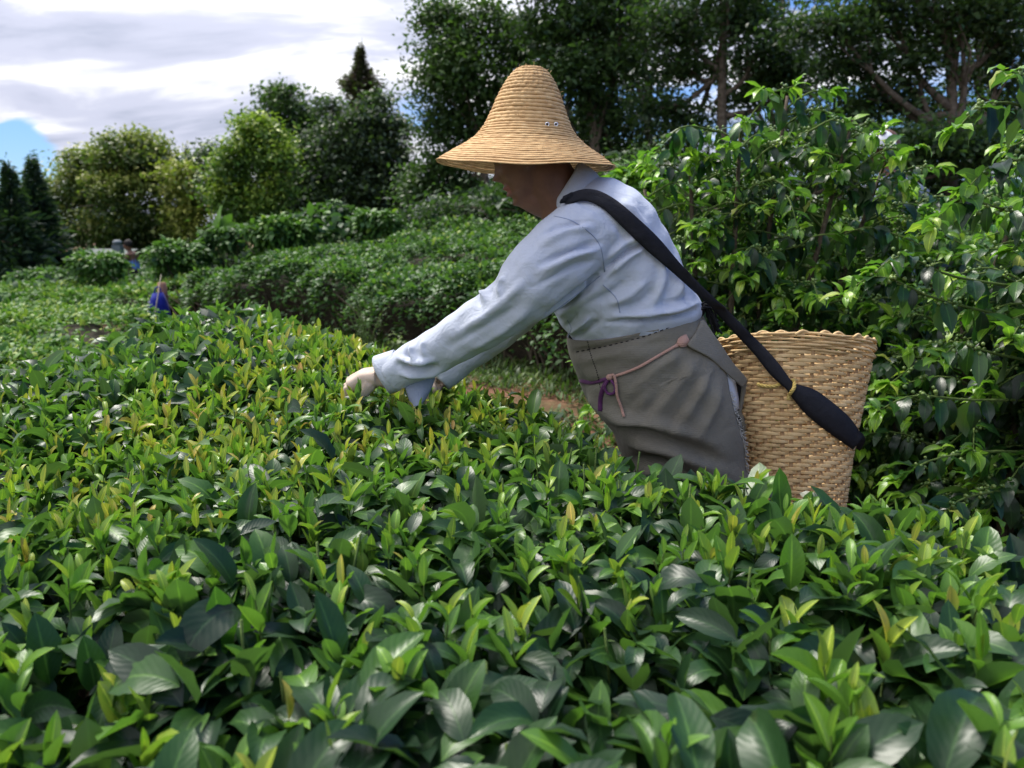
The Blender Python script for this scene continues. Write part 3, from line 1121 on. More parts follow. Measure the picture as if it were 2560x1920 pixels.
def tree(name, label, base_px, Y, blobs, mat, leaf=0.16, trunk_r=0.16, ncl=26, limb_mat=None, seed=1, spread=0.36, tone_c=0.45, group="trees beyond the tea rows", clusters=None, fork=None, lean=0.0, cat="tree", top_light=0.10, fill=1.0):
    """blobs: (px, py, rx px, ry px, depth offset m, density). Crown clumps lie through the outer part of each blob."""
    r = np.random.default_rng(seed)
    b = at(base_px[0], base_px[1], Y)
    b[2] = gz(b[0], b[1])
    root = empty(name, tuple(b))
    tag(root, label, cat, group)
    ls = LeafSet()
    mpp = 1.0 / FPX
    cents = []
    for (px, py, rx, ry, dy, den) in blobs:
        c = at(px, py, Y + dy)
        d = to_px(c)[2]
        R = np.array([rx * d * mpp, (rx + ry) * 0.5 * d * mpp * 0.8, ry * d * mpp])
        cents.append((c, R))
        nc = int(den * 34 * fill)
        u = r.normal(0, 1, (nc, 3))
        u /= np.linalg.norm(u, axis=1)[:, None]
        u *= (r.random(nc) ** 0.45)[:, None]
        cc = c + u * R
        for k in range(nc):
            m = max(6, int(1.9 * ncl * r.uniform(0.5, 1.4)))
            sp = spread * r.uniform(0.6, 1.3)
            off = r.normal(0, 1, (m, 3)) * np.array([sp, sp, sp * 0.55])
            pts = cc[k] + off
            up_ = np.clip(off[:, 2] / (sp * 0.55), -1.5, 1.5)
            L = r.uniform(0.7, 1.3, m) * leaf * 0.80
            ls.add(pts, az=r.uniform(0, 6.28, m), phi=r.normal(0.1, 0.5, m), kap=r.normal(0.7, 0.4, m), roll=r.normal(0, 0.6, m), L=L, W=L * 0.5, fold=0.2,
                   tone=np.clip(tone_c + r.normal(0, 0.12) + top_light * (u[k, 2] + 0.5 * np.clip(off[:, 2] / sp, -1, 1)) + r.normal(0, 0.12, m), 0, 1))  # tone rises up crown and clump: sunlit tops put into the leaf colour
    ls.done()
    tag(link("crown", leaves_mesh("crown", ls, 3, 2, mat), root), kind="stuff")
    # trunk and limbs
    cm = np.mean([c for c, _ in cents], axis=0)
    topz = max(c[2] for c, _ in cents)
    fz = fork if fork is not None else b[2] + (cm[2] - b[2]) * 0.55
    hub = np.array([b[0] * 0.75 + cm[0] * 0.25 + lean, b[1] * 0.6 + cm[1] * 0.4, fz])
    top = np.array([cm[0] * 0.6 + hub[0] * 0.4, cm[1], max(topz, fz + 0.5)])
    tp = catmull([b - (0, 0, 0.2), b * 0.5 + hub * 0.5 + (r.normal(0, 0.05), 0, 0), hub, top], 14)
    link("trunk", mesh_list("trunk", *tube(tp, np.linspace(trunk_r, trunk_r * 0.22, 14), 10), limb_mat or M_BARK), root)
    for c, R in cents:
        st_ = tp[int(r.integers(7, 11))]
        mid = st_ * 0.5 + c * 0.5 + np.array([r.normal(0, 0.15), 0, -0.15])
        lp = catmull([st_, mid, c], 7)
        l_ = link("limb", mesh_list("limb", *tube(lp, np.linspace(trunk_r * 0.42, trunk_r * 0.10, 7), 6), limb_mat or M_BARK), root)
        tb = MB()
        for k in range(5):
            u = r.normal(0, 1, 3)
            u /= np.linalg.norm(u)
            e_ = c + u * R * r.uniform(0.6, 0.95)
            s0_ = lp[int(r.integers(3, 7))]
            tb.add(tube([s0_, (s0_ + e_) / 2 + r.normal(0, 0.05, 3), e_], [trunk_r * 0.12, trunk_r * 0.09, trunk_r * 0.04], 4, False))
        tag(link("twigs", tb.mesh("twigs", limb_mat or M_BARK), l_), kind="stuff")
    return root


def conifer(name, label, apex_px, base_py, Y, width_px, mat, seed, leaf=0.22, n=4000, group="trees beyond the tea rows", trunk_r=0.12):
    r = np.random.default_rng(seed)
    a = at(apex_px[0], apex_px[1], Y)
    b = at(apex_px[0], base_py, Y)
    b[2] = min(b[2], gz(b[0], b[1]))
    root = empty(name, tuple(b))
    tag(root, label, "tree", group)
    H = a[2] - b[2]
    Rm = width_px * 0.5 * to_px(a)[2] / FPX
    link("trunk", mesh_list("trunk", *tube([b - (0, 0, 0.2), (a + b) / 2, a], [trunk_r, trunk_r * 0.6, 0.01], 8), M_BARK), root)
    ls = LeafSet()
    whorls = int(H / 0.17)
    tb = MB()
    for i in range(whorls):
        f = (i + 0.5) / whorls
        z = b[2] + H * (0.12 + 0.88 * f)
        R = Rm * (1 - f) ** 1.05 * r.uniform(0.45, 1.45) + 0.03
        for k in range(7):
            an = r.uniform(0, 6.28)
            e_ = np.array([a[0] + math.cos(an) * R, a[1] + math.sin(an) * R, z - R * 0.12 + r.normal(0, 0.05)])
            s0_ = np.array([a[0], a[1], z])
            tb.add(tube([s0_, e_], [0.02, 0.006], 4, False))
            m = max(5, int(n / (whorls * 5)))
            t_ = r.uniform(0.15, 1.0, m)[:, None]
            L = r.uniform(0.6, 1.2, m) * leaf * min(1.0, 0.45 + R / 0.6)
            ls.add(s0_ + (e_ - s0_) * t_ + r.normal(0, 1, (m, 3)) * np.array([min(0.05, 0.012 + R * 0.08)] * 2 + [0.10]), az=an + r.normal(0, 0.6, m), phi=r.normal(0.15, 0.4, m), kap=0.3, roll=r.normal(0, 0.8, m), L=L, W=L * 0.22, fold=0.2,
                   tone=np.clip(r.normal(0.5, 0.2, m), 0, 1))
    ls.done()
    tag(link("crown", leaves_mesh("crown", ls, 3, 2, mat), root), kind="stuff")
    tag(link("branches", tb.mesh("branches", M_BARK), root), kind="stuff")


# far left to right
conifer("pine_tree", "dark spiky pine at the picture's left edge", (20, 425), 700, 17.0, 150, M_CONI, 21, 0.28, 4200)
conifer("pine_tree", "dark narrow pine between the left edge and the round yellow-green tree", (78, 405), 700, 18.0, 130, M_CONI, 22, 0.28, 4200)
conifer("pine_tree", "small dark conifer tip showing over the right shoulder of the round yellow-green tree", (462, 372), 640, 29.0, 75, M_CONI, 23, 0.3, 1500)
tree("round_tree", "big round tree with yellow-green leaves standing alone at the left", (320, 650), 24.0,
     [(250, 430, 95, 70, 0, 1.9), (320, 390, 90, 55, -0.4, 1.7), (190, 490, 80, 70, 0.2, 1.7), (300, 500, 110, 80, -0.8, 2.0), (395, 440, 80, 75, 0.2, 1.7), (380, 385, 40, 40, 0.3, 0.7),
      (170, 570, 75, 60, 0.2, 1.4), (280, 580, 110, 50, -0.4, 1.8), (420, 540, 80, 75, 0.0, 1.6), (125, 500, 45, 50, 0.3, 0.7), (360, 600, 90, 40, 0, 1.2), (340, 350, 30, 22, 0, 0.4), (210, 400, 40, 30, 0, 0.5)], M_CYEL, 0.17, 0.24, 34, None, 31, 0.22, 0.50, top_light=0.36)
tree("small_tree", "small golden-leaved tree against the right side of the round yellow-green tree", (470, 650), 23.0,
     [(460, 440, 45, 50, 0, 1.0), (490, 500, 50, 50, 0.2, 1.1), (470, 560, 50, 45, 0, 0.9)], M_CYEL, 0.2, 0.1, 24, None, 32, 0.28, 0.80, top_light=0.2)
tree("sparse_tree", "thin sparse tree with bare branches between the golden tree and the lime-green tree", (575, 590), 21.0,
     [(520, 375, 35, 18, 0, 0.35), (545, 420, 30, 30, 0.2, 0.4), (515, 455, 25, 25, 0, 0.22), (560, 480, 25, 30, 0.3, 0.3), (500, 400, 25, 12, 0.1, 0.2)], M_CGREY, 0.17, 0.08, 14, None, 33, 0.24, 0.4)
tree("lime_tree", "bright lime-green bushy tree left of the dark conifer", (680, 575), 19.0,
     [(600, 400, 55, 60, 0, 1.6), (655, 350, 50, 45, 0, 1.4), (690, 400, 40, 45, -0.2, 0.8), (590, 490, 50, 55, 0.1, 1.2), (650, 505, 60, 50, -0.2, 1.0), (640, 315, 28, 25, 0, 0.5), (560, 440, 22, 40, 0.2, 0.5), (700, 470, 30, 30, -0.2, 0.3), (620, 560, 70, 30, 0.2, 0.9)], M_CLIME, 0.15, 0.14, 32, None, 34, 0.19, 0.54, top_light=0.36)
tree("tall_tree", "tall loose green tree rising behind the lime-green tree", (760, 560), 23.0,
     [(720, 420, 60, 70, -1.0, 1.6), (750, 500, 70, 60, -1.0, 1.6), (690, 530, 70, 50, -0.8, 1.2), (720, 290, 65, 45, 0, 1.0), (770, 330, 70, 55, 0.3, 1.4), (690, 250, 35, 30, 0.2, 0.4), (710, 230, 30, 20, 0, 0.3), (800, 420, 60, 70, 0.2, 1.3), (760, 500, 70, 50, 0.2, 1.0), (640, 300, 35, 25, 0.3, 0.35)], M_CDARK, 0.19, 0.14, 24, None, 35, 0.24, 0.60, top_light=0.25)
tree("shrubby_tree", "grey-green shrubby tree under the dark conifer's tip", (880, 560), 21.0,
     [(985, 385, 45, 55, 0.6, 0.9), (1005, 470, 55, 55, 0.6, 1.1), (945, 250, 40, 22, 0.5, 0.35), (985, 320, 35, 30, 0.6, 0.5), (790, 480, 80, 70, 0.5, 1.5), (800, 380, 60, 60, 0.6, 1.1), (900, 540, 130, 35, 0.4, 1.5), (860, 335, 50, 40, 0, 0.9), (905, 300, 55, 30, 0.2, 0.7), (850, 400, 65, 60, 0, 1.3), (930, 380, 60, 70, 0.2, 1.4), (880, 490, 90, 60, 0, 1.7), (970, 470, 50, 60, 0.2, 1.1), (825, 265, 35, 20, 0.4, 0.35), (965, 310, 40, 35, 0.3, 0.5)], M_CGREY, 0.18, 0.14, 26, None, 36, 0.24, 0.40, top_light=0.2)
conifer("red_conifer", "dark reddish conifer whose pointed tip stands above the other trees", (902, 122), 560, 26.0, 420, M_CRED, 24, 0.22, 16000, trunk_r=0.18)
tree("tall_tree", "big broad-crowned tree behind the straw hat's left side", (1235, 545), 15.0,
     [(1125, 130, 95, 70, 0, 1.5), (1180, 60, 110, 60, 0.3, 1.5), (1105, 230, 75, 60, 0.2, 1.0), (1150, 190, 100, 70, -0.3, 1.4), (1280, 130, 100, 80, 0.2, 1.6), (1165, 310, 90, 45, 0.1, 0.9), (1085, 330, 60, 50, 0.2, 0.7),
      (1125, 420, 85, 55, 0.3, 1.2), (1160, 470, 80, 50, 0.4, 1.0), (1055, 460, 50, 50, 0.3, 0.8), (1085, 40, 55, 40, 0.2, 0.7), (1250, 250, 100, 60, 0.1, 1.2)], M_CDARK, 0.14, 0.13, 26, None, 37, 0.20, 0.62, fork=2.1, top_light=0.2)
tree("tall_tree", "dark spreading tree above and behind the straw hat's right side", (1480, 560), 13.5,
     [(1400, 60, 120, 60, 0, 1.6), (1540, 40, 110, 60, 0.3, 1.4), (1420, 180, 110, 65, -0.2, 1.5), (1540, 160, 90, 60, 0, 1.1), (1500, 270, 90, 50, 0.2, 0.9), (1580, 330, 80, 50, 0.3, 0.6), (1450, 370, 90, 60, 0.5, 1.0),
      (1560, 420, 70, 50, 0.4, 0.7), (1350, -80, 160, 80, 0.2, 1.4), (1560, -110, 160, 80, 0.2, 1.2)], M_CDARK, 0.14, 0.15, 26, None, 38, 0.20, 0.44, fork=2.2, top_light=0.16)
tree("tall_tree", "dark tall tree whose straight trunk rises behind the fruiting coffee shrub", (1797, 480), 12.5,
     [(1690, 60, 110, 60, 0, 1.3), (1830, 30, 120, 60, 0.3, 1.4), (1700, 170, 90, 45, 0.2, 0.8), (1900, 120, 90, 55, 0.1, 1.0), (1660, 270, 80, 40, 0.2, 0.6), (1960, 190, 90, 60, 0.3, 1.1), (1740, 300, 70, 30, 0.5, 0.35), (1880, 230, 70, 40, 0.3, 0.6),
      (1800, -110, 170, 90, 0, 1.4)], M_CDARK, 0.13, 0.13, 26, None, 39, 0.17, 0.36, fork=3.3, top_light=0.14, fill=0.9)
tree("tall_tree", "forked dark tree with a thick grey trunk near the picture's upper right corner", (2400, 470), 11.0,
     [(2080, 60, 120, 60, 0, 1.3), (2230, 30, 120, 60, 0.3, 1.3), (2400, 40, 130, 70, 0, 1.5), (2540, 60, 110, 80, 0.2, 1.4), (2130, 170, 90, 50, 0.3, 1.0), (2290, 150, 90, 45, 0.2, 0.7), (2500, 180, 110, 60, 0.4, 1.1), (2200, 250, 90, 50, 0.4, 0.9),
      (2330, 270, 70, 40, 0.6, 0.45), (2100, 300, 90, 50, 0.6, 1.0), (2480, 290, 90, 50, 0.8, 0.8), (2250, -110, 200, 90, 0, 1.5), (2520, -110, 180, 90, 0, 1.4)], M_CDARK, 0.12, 0.15, 26, None, 40, 0.16, 0.32, fork=2.55, top_light=0.14, fill=0.85)
tree("tall_tree", "far dark tree filling the gap right of the straw hat's crown", (1640, 540), 19.0,
     [(1500, 120, 120, 80, 0, 1.5), (1640, 100, 100, 70, 0.3, 0.9), (1600, 230, 110, 60, 0.2, 1.0), (1480, 300, 100, 60, 0, 1.2), (1680, 360, 100, 60, 0.2, 1.2), (1560, 400, 120, 60, 0.4, 1.4), (1560, -30, 150, 60, 0, 1.2)], M_CDARK, 0.2, 0.16, 22, None, 42, 0.26, 0.42, fill=0.75)
tree("tall_tree", "far dark tree behind the straight trunk and the coffee shrub's top", (1950, 520), 18.0,
     [(1830, 180, 100, 50, 0, 0.5), (1960, 90, 110, 60, 0.3, 0.8), (2050, 200, 100, 60, 0.2, 0.8), (1900, 330, 120, 60, 0, 1.2), (2080, 330, 120, 60, 0.2, 1.4), (1780, 60, 100, 60, 0.4, 1.1), (1960, -40, 150, 60, 0, 1.2)], M_CDARK, 0.19, 0.16, 22, None, 43, 0.26, 0.38, fill=0.6)
tree("tall_tree", "far dark tree closing the view at the upper right corner", (2480, 500), 17.0,
     [(2200, 120, 110, 50, 0, 0.7), (2360, 90, 110, 50, 0.3, 0.6), (2500, 110, 110, 70, 0.2, 0.9), (2260, 330, 90, 40, 0, 0.5), (2420, 360, 120, 60, 0.2, 1.4), (2540, 280, 100, 70, 0.4, 1.3), (2360, -40, 180, 60, 0, 1.2)], M_CDARK, 0.18, 0.16, 22, None, 44, 0.26, 0.36, fill=0.6)
tree("dark_bush_tree", "dark bushy undergrowth tree low behind the coffee shrubs", (2080, 480), 10.0,
     [(1120, 530, 120, 30, 2.5, 1.0), (1330, 500, 130, 50, 2.5, 1.5), (1560, 500, 130, 55, 2.2, 1.6), (1800, 480, 130, 60, 2, 1.6), (2050, 460, 130, 60, 1.5, 1.6), (2330, 450, 140, 60, 1.5, 1.7), (2080, 380, 110, 50, 0, 1.5), (2300, 360, 120, 45, 0.4, 1.4), (2480, 380, 120, 45, 0.2, 1.4), (1620, 430, 90, 40, 0.4, 0.8)], M_CDARK, 0.12, 0.08, 24, None, 41, 0.22, 0.45, group=None)


# bushes standing on the slope among the hedges
def bush(label, px, py, rx, ry, Y, mat, n, leaf, seed, tone, name="leafy_bush"):
    r = np.random.default_rng(seed)
    c = at(px, py, Y)
    d = to_px(c)[2]
    b = np.array([c[0], c[1], gz(c[0], c[1])])
    root = empty(name, tuple(b))
    tag(root, label, "bush", "bushes among the tea rows")
    R = np.array([rx, (rx + ry) / 2, ry]) * d / FPX
    u = r.normal(0, 1, (n, 3))
    u /= np.linalg.norm(u, axis=1)[:, None]
    u *= (r.random(n) ** 0.3)[:, None]
    lump = 1 + 0.13 * np.sin(7 * u[:, 0] + seed) + 0.12 * np.sin(9 * u[:, 2] + 5 * u[:, 1])
    p = c + u * R * lump[:, None]
    sk = r.random(n) < 0.5
    p[sk, 2] = np.where(p[sk, 2] < c[2], b[2] + (p[sk, 2] - b[2]) * r.random(sk.sum()), p[sk, 2])
    p[:, 2] = np.maximum(p[:, 2], b[2] + 0.02)
    L = r.uniform(0.7, 1.3, n) * leaf
    ls = LeafSet()
    ls.add(p, az=np.arctan2(u[:, 1], u[:, 0]) + r.normal(0, 0.7, n), phi=r.normal(0.3, 0.5, n), kap=r.normal(1.0, 0.4, n), roll=r.normal(0, 0.5, n), L=L, W=L * 0.42, fold=0.25,
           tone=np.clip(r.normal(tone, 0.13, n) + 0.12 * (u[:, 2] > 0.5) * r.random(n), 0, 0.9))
    ls.done()
    tag(link("foliage", leaves_mesh("foliage", ls, 4, 2, mat), root), kind="stuff")
    tb = MB()
    for k in range(12):
        e_ = c + r.normal(0, 0.45, 3) * R
        tb.add(tube([b, (b + e_) / 2 + r.normal(0, 0.03, 3), e_], [0.02, 0.012, 0.005], 5, False))
    tag(link("stems", tb.mesh("stems", M_TWIG), root), kind="stuff")


bush("dark rounded bush on the slope below the grey-green shrubby tree", 830, 545, 60, 35, 12.5, M_TEAFAR, 1800, 0.12, 51, 0.22)
bush("light green drooping bush left of the dark rounded bush", 700, 585, 75, 40, 11.5, M_TEAFAR, 2200, 0.13, 52, 0.42)
bush("small green bush at the left end of the tea hedges", 440, 645, 75, 40, 12.5, M_TEAFAR, 2200, 0.12, 53, 0.4)
bush("leafy green bush at the top of the hedges near the big broad-crowned tree", 940, 560, 60, 30, 11.5, M_TEAFAR, 1600, 0.12, 54, 0.42)
bush("low green bush under the banana leaves", 560, 600, 55, 30, 13.0, M_TEAFAR, 1500, 0.12, 55, 0.34)
bush("green weedy bush below the round yellow-green tree", 250, 665, 70, 35, 15.0, M_TEAFAR, 1900, 0.12, 56, 0.45)
bush("grassy green bush at the foot of the dark pine", 110, 700, 80, 30, 16.0, M_TEAFAR, 1700, 0.12, 57, 0.40)
bush("bright leafy bush behind the picker's back", 1600, 470, 70, 55, 6.0, M_COF, 900, 0.12, 58, 0.55)

# scrub filling the ground between the far rows and the trees: nobody could count it
def scrub(name, label, poly_s, n, hfun, leaf, mat, seed, tone):
    r = np.random.default_rng(seed)
    x = r.uniform(poly_s[0], poly_s[1], n)
    y = r.uniform(poly_s[2], poly_s[3], n)
    h = hfun(x, y)
    z = G(x, y) + h * r.random(n) ** 0.5
    L = r.uniform(0.7, 1.4, n) * leaf
    ls = LeafSet()
    ls.add(np.stack([x, y, z], 1), az=r.uniform(0, 6.28, n), phi=r.normal(0.5, 0.5, n), kap=r.normal(0.9, 0.4, n), roll=r.normal(0, 0.5, n), L=L, W=L * 0.42, fold=0.2,
           tone=np.clip(r.normal(tone, 0.14, n) + 0.1 * np.sin(1.3 * x + y), 0, 0.9))
    ls.done()
    o = link(name, leaves_mesh(name, ls, 4, 2, mat))
    tag(o, label, "undergrowth", kind="stuff")


scrub("undergrowth", "green scrub and weeds covering the ground below the trees at the left", (-17, -2.6, 12.0, 27.0), 46000, lambda x, y: 0.28 + 0.20 * np.sin(1.7 * x + 0.9 * y) * np.sin(1.1 * y - 0.8 * x) + 0.035 * (y - 12), 0.17, M_TEAFAR, 71, 0.36)
scrub("undergrowth", "dark scrub under the tall trees on the slope", (-4, 9, 11.5, 16.0), 16000, lambda x, y: 0.75 + 0.35 * np.sin(1.9 * x + 0.6 * y), 0.18, M_TEAFAR, 72, 0.2)
# banana plant
bp = at(560, 640, 17.0)
bp[2] = gz(bp[0], bp[1])
ban = empty("banana_plant", tuple(bp))
tag(ban, "banana plant with broad bright green leaves between the golden tree and the lime-green tree", "plant")
c0 = at(548, 600, 17.0)
link("stem", mesh_list("stem", *tube([bp, (bp + c0) / 2, c0], [0.13, 0.11, 0.07], 10), M_GTWIG), ban)
for (tx, ty, w_) in ((556, 512, 0.30), (518, 575, 0.22), (600, 560, 0.22), (580, 535, 0.20), (540, 545, 0.2)):
    tip = at(tx, ty, 17.0 + rng.normal(0, 0.2))
    ls = LeafSet()
    dv = tip - c0
    ls.add(c0, az=math.atan2(dv[1], dv[0]), phi=math.atan2(dv[2], np.hypot(dv[0], dv[1])) + 0.2, kap=0.4, roll=0.9, L=np.linalg.norm(dv) * 1.02, W=w_ * 1.3, fold=0.25, wave=0.06, tone=0.62)
    ls.done()
    link("leaf", leaves_mesh("leaf", ls, 10, 5, M_TEAFAR), ban)

# shed far off under the round tree
sp_ = at(245, 640, 20.0)
shed = empty("shed", (sp_[0], sp_[1], gz(sp_[0], sp_[1])))
tag(shed, "pale grey low shed half hidden under the round yellow-green tree", "shed")


def box(c, s):
    c, s = np.asarray(c, float), np.asarray(s, float) / 2
    V = [c + s * np.array(k) for k in ((-1, -1, -1), (1, -1, -1), (1, 1, -1), (-1, 1, -1), (-1, -1, 1), (1, -1, 1), (1, 1, 1), (-1, 1, 1))]
    return V, [(0, 3, 2, 1), (4, 5, 6, 7), (0, 1, 5, 4), (1, 2, 6, 5), (2, 3, 7, 6), (3, 0, 4, 7)]


w0 = at(240, 668, 20.0)
w1 = at(240, 642, 20.0)
link("wall", mesh_list("wall", *box((w0[0], 20.2, (w0[2] + w1[2]) / 2 - 0.2), (1.0, 0.8, w1[2] - w0[2] + 0.5)), M_SHED, False), shed)
rf = at(245, 640, 20.0)
V = [(rf[0] - 0.65, 19.6, rf[2] - 0.10), (rf[0] + 0.6, 19.6, rf[2] - 0.10), (rf[0] + 0.6, 20.9, rf[2] + 0.12), (rf[0] - 0.65, 20.9, rf[2] + 0.12)]
V += [(v[0], v[1], v[2] + 0.03) for v in V]
link("roof", mesh_list("roof", V, [(0, 3, 2, 1), (4, 5, 6, 7), (0, 1, 5, 4), (1, 2, 6, 5), (2, 3, 7, 6), (3, 0, 4, 7)], M_SHED, False), shed)
tk = at(285, 626, 19.3)
tank = link("water_tank", MB().add(box((tk[0], 19.5, tk[2]), (0.20, 0.2, 0.24))).add(ellipsoid((tk[0], 19.5, tk[2] + 0.18), (0.11, 0.11, 0.07), 12, 6)).add(box((tk[0], 19.5, (tk[2] + gz(tk[0], 19.5)) / 2 - 0.1), (0.18, 0.18, max(0.1, tk[2] - gz(tk[0], 19.5))))).mesh("water_tank", M_SHEDW, False))
tag(tank, "small pale grey box on a stand beside the low shed", "box")


# ------------------------------------------------------------------ simple far figure and things in the left field
def figure_mesh(b, H, lean=0.15, mat=M_SKIN):
    mb = MB()
    b = np.asarray(b, float)
    h = H
    hip = b + (0, 0, 0.52 * h)
    ch = b + (lean * 0.6 * -1, 0, 0.76 * h)
    nk = b + (-lean, 0, 0.84 * h)
    for s in (-1, 1):
        mb.add(tube([b + (0.0, s * 0.09, 0.0), b + (0.0, s * 0.09, 0.27 * h), hip + (0, s * 0.07, 0)], [0.045, 0.055, 0.08], 8))
        mb.add(tube([ch + (0, s * 0.16, 0.06), ch + (-0.10, s * 0.22, -0.18), ch + (-0.28, s * 0.17, -0.30)], [0.05, 0.042, 0.032], 8))
        for f in range(4):
            hb = ch + (-0.28, s * 0.17 + (f - 1.5) * 0.018, -0.30)
            mb.add(tube([hb, hb + (-0.05, 0, -0.02), hb + (-0.08, 0, -0.05)], [0.011, 0.009, 0.007], 5))
        mb.add(tube([ch + (-0.28, s * 0.14, -0.30), ch + (-0.32, s * 0.11, -0.32)], [0.012, 0.009], 5))
    mb.add(tube([hip - (0, 0, 0.05), (hip + ch) / 2, ch + (0, 0, 0.05), nk], [0.12, 0.125, 0.15, 0.05], 12))
    mb.add(tube([nk - (0, 0, 0.05), nk + (-0.02, 0, 0.07)], [0.05, 0.05], 8))
    mb.add(ellipsoid(nk + (-0.04, 0, 0.14), (0.095, 0.075, 0.115)))
    mb.add(ellipsoid(nk + (-0.135, 0, 0.125), (0.02, 0.014, 0.022), 8, 6))
    return remesh(mb, 0.016, 2), hip, ch, nk


fb = at(338, 690, 18.0)
fb[2] = gz(fb[0], fb[1])
(fv, ff, _, _), hip, ch, nk = figure_mesh(fb, max(0.9, float(at(338, 612, 18.0)[2] - fb[2]) / 0.97), 0.06)
fp = link("person", mesh_list("person", fv, ff, M_SKIN))
tag(fp, "far person in a light blue top among the tea bushes below the round tree", "person")
link("top", mesh_list("top", *tube([hip - (0, 0, 0.12), hip, (hip + ch) / 2, ch, ch + (0, 0, 0.09)], [0.13, 0.12, 0.125, 0.14, 0.07], 14), M_LBLUE), fp)
link("trousers", MB().add(tube([fb + (0, 0.09, 0.04), hip + (0, 0.08, 0)], [0.08, 0.11], 10)).add(tube([fb + (0, -0.09, 0.04), hip + (0, -0.08, 0)], [0.08, 0.11], 10)).mesh("trousers", M_BLACK), fp)
link("hair", mesh_list("hair", *ellipsoid(nk + (-0.025, 0, 0.175), (0.10, 0.085, 0.10)), M_HAIR), fp)

# blue cloth bag by a brown post, with a bamboo stick and a striped cloth behind it
YB = 8.3
bagV = []
prof = [((381, 733), (408, 731)), ((378, 748), (414, 748)), ((375, 765), (420, 765)), ((374, 785), (425, 785)), ((374, 815), (428, 815)), ((378, 850), (425, 850))]
mbag = []
for i, (l, r_) in enumerate(prof):
    A, B_ = at(l[0], l[1], YB), at(r_[0], r_[1], YB)
    th = 0.03 + 0.05 * math.sin(pi * min(1, i / 4)) + (0.02 if i else 0)
    ring = []
    for k in range(14):
        a = 2 * pi * k / 14
        c = (A + B_) / 2
        ring.append(c + (B_ - A) / 2 * math.cos(a) + np.array([0, -th * math.sin(a) * (1 + 0.2 * math.sin(3 * a + i)), 0]))
    mbag.append(ring)
V = [p for r_ in mbag for p in r_]
F = [(i * 14 + j, i * 14 + (j + 1) % 14, (i + 1) * 14 + (j + 1) % 14, (i + 1) * 14 + j) for i in range(len(mbag) - 1) for j in range(14)]
F += [tuple(range(13, -1, -1)), tuple((len(mbag) - 1) * 14 + j for j in range(14))]
bag = link("blue_bag", mesh_list("blue_bag", V, F, M_BLUE))
tag(bag, "deep blue cloth bag standing against a brown post in the tea field", "bag")
hd = [at(386, 735, YB), at(388, 722, YB), at(398, 718, YB), at(403, 733, YB)]
link("handle", mesh_list("handle", *tube(catmull(hd, 12), 0.008, 6), M_BLUE), bag)
p0, p1 = at(415, 840, YB + 0.18), at(404, 706, YB + 0.18)
p0[2] = gz(p0[0], p0[1]) - 0.1
post = link("wooden_post", mesh_list("wooden_post", *tube([p0, p0 * 0.6 + p1 * 0.4, p0 * 0.25 + p1 * 0.75, p1], [0.062, 0.060, 0.055, 0.042], 12), M_POST))
tag(post, "short reddish-brown wooden post behind the blue cloth bag", "post")
s0_, s1_ = at(385, 800, YB - 0.16), at(403, 686, YB - 0.10)
s0_ = s0_ + (s0_ - s1_) * 0.6
stick = link("bamboo_stick", mesh_list("bamboo_stick", *tube([s0_, s0_ * 0.5 + s1_ * 0.5, s1_], [0.006, 0.006, 0.004], 6), M_BAMST))
tag(stick, "thin pale bamboo stick leaning in front of the blue cloth bag", "stick")


def stripe_mat():
    m = NT("striped_cloth")
    tc = m.new("ShaderNodeTexCoord").outputs["Object"]
    sp = m.new("ShaderNodeSeparateXYZ")
    m.l.new(tc, sp.inputs[0])
    s = m.math('GREATER_THAN', m.math('SINE', m.math('MULTIPLY', sp.outputs[2], 190.0)), 0.0)
    return m.done(m.bsdf(m.mix(s, rgb(0.06, 0.07, 0.10), rgb(0.55, 0.56, 0.58)), 0.9, 0.2))


V, F = [], []
for i in range(7):
    for j in range(6):
        p = at(362 + 20 * j / 5 + (6 - i) * 1.2, 752 + 55 * i / 6, YB + 0.02)
        p[1] += 0.03 * math.sin(j * 1.7 + i * 0.4)
        V.append(p)
F = [(i * 6 + j, i * 6 + j + 1, (i + 1) * 6 + j + 1, (i + 1) * 6 + j) for i in range(6) for j in range(5)]
sc_ = link("striped_cloth", mesh_list("striped_cloth", V, F, stripe_mat()))
md = sc_.modifiers.new("thick", 'SOLIDIFY')
md.thickness = 0.004
tag(sc_, "white and dark striped cloth hanging beside the blue cloth bag", "cloth")


# ------------------------------------------------------------------ coffee shrubs
def icosphere(c, r):
    bm = bmesh.new()
    bmesh.ops.create_icosphere(bm, subdivisions=1, radius=r)
    V = [np.array(v.co) + c for v in bm.verts]
    F = [tuple(v.index for v in f.verts) for f in bm.faces]
    bm.free()
    return V, F


BLOCK = []


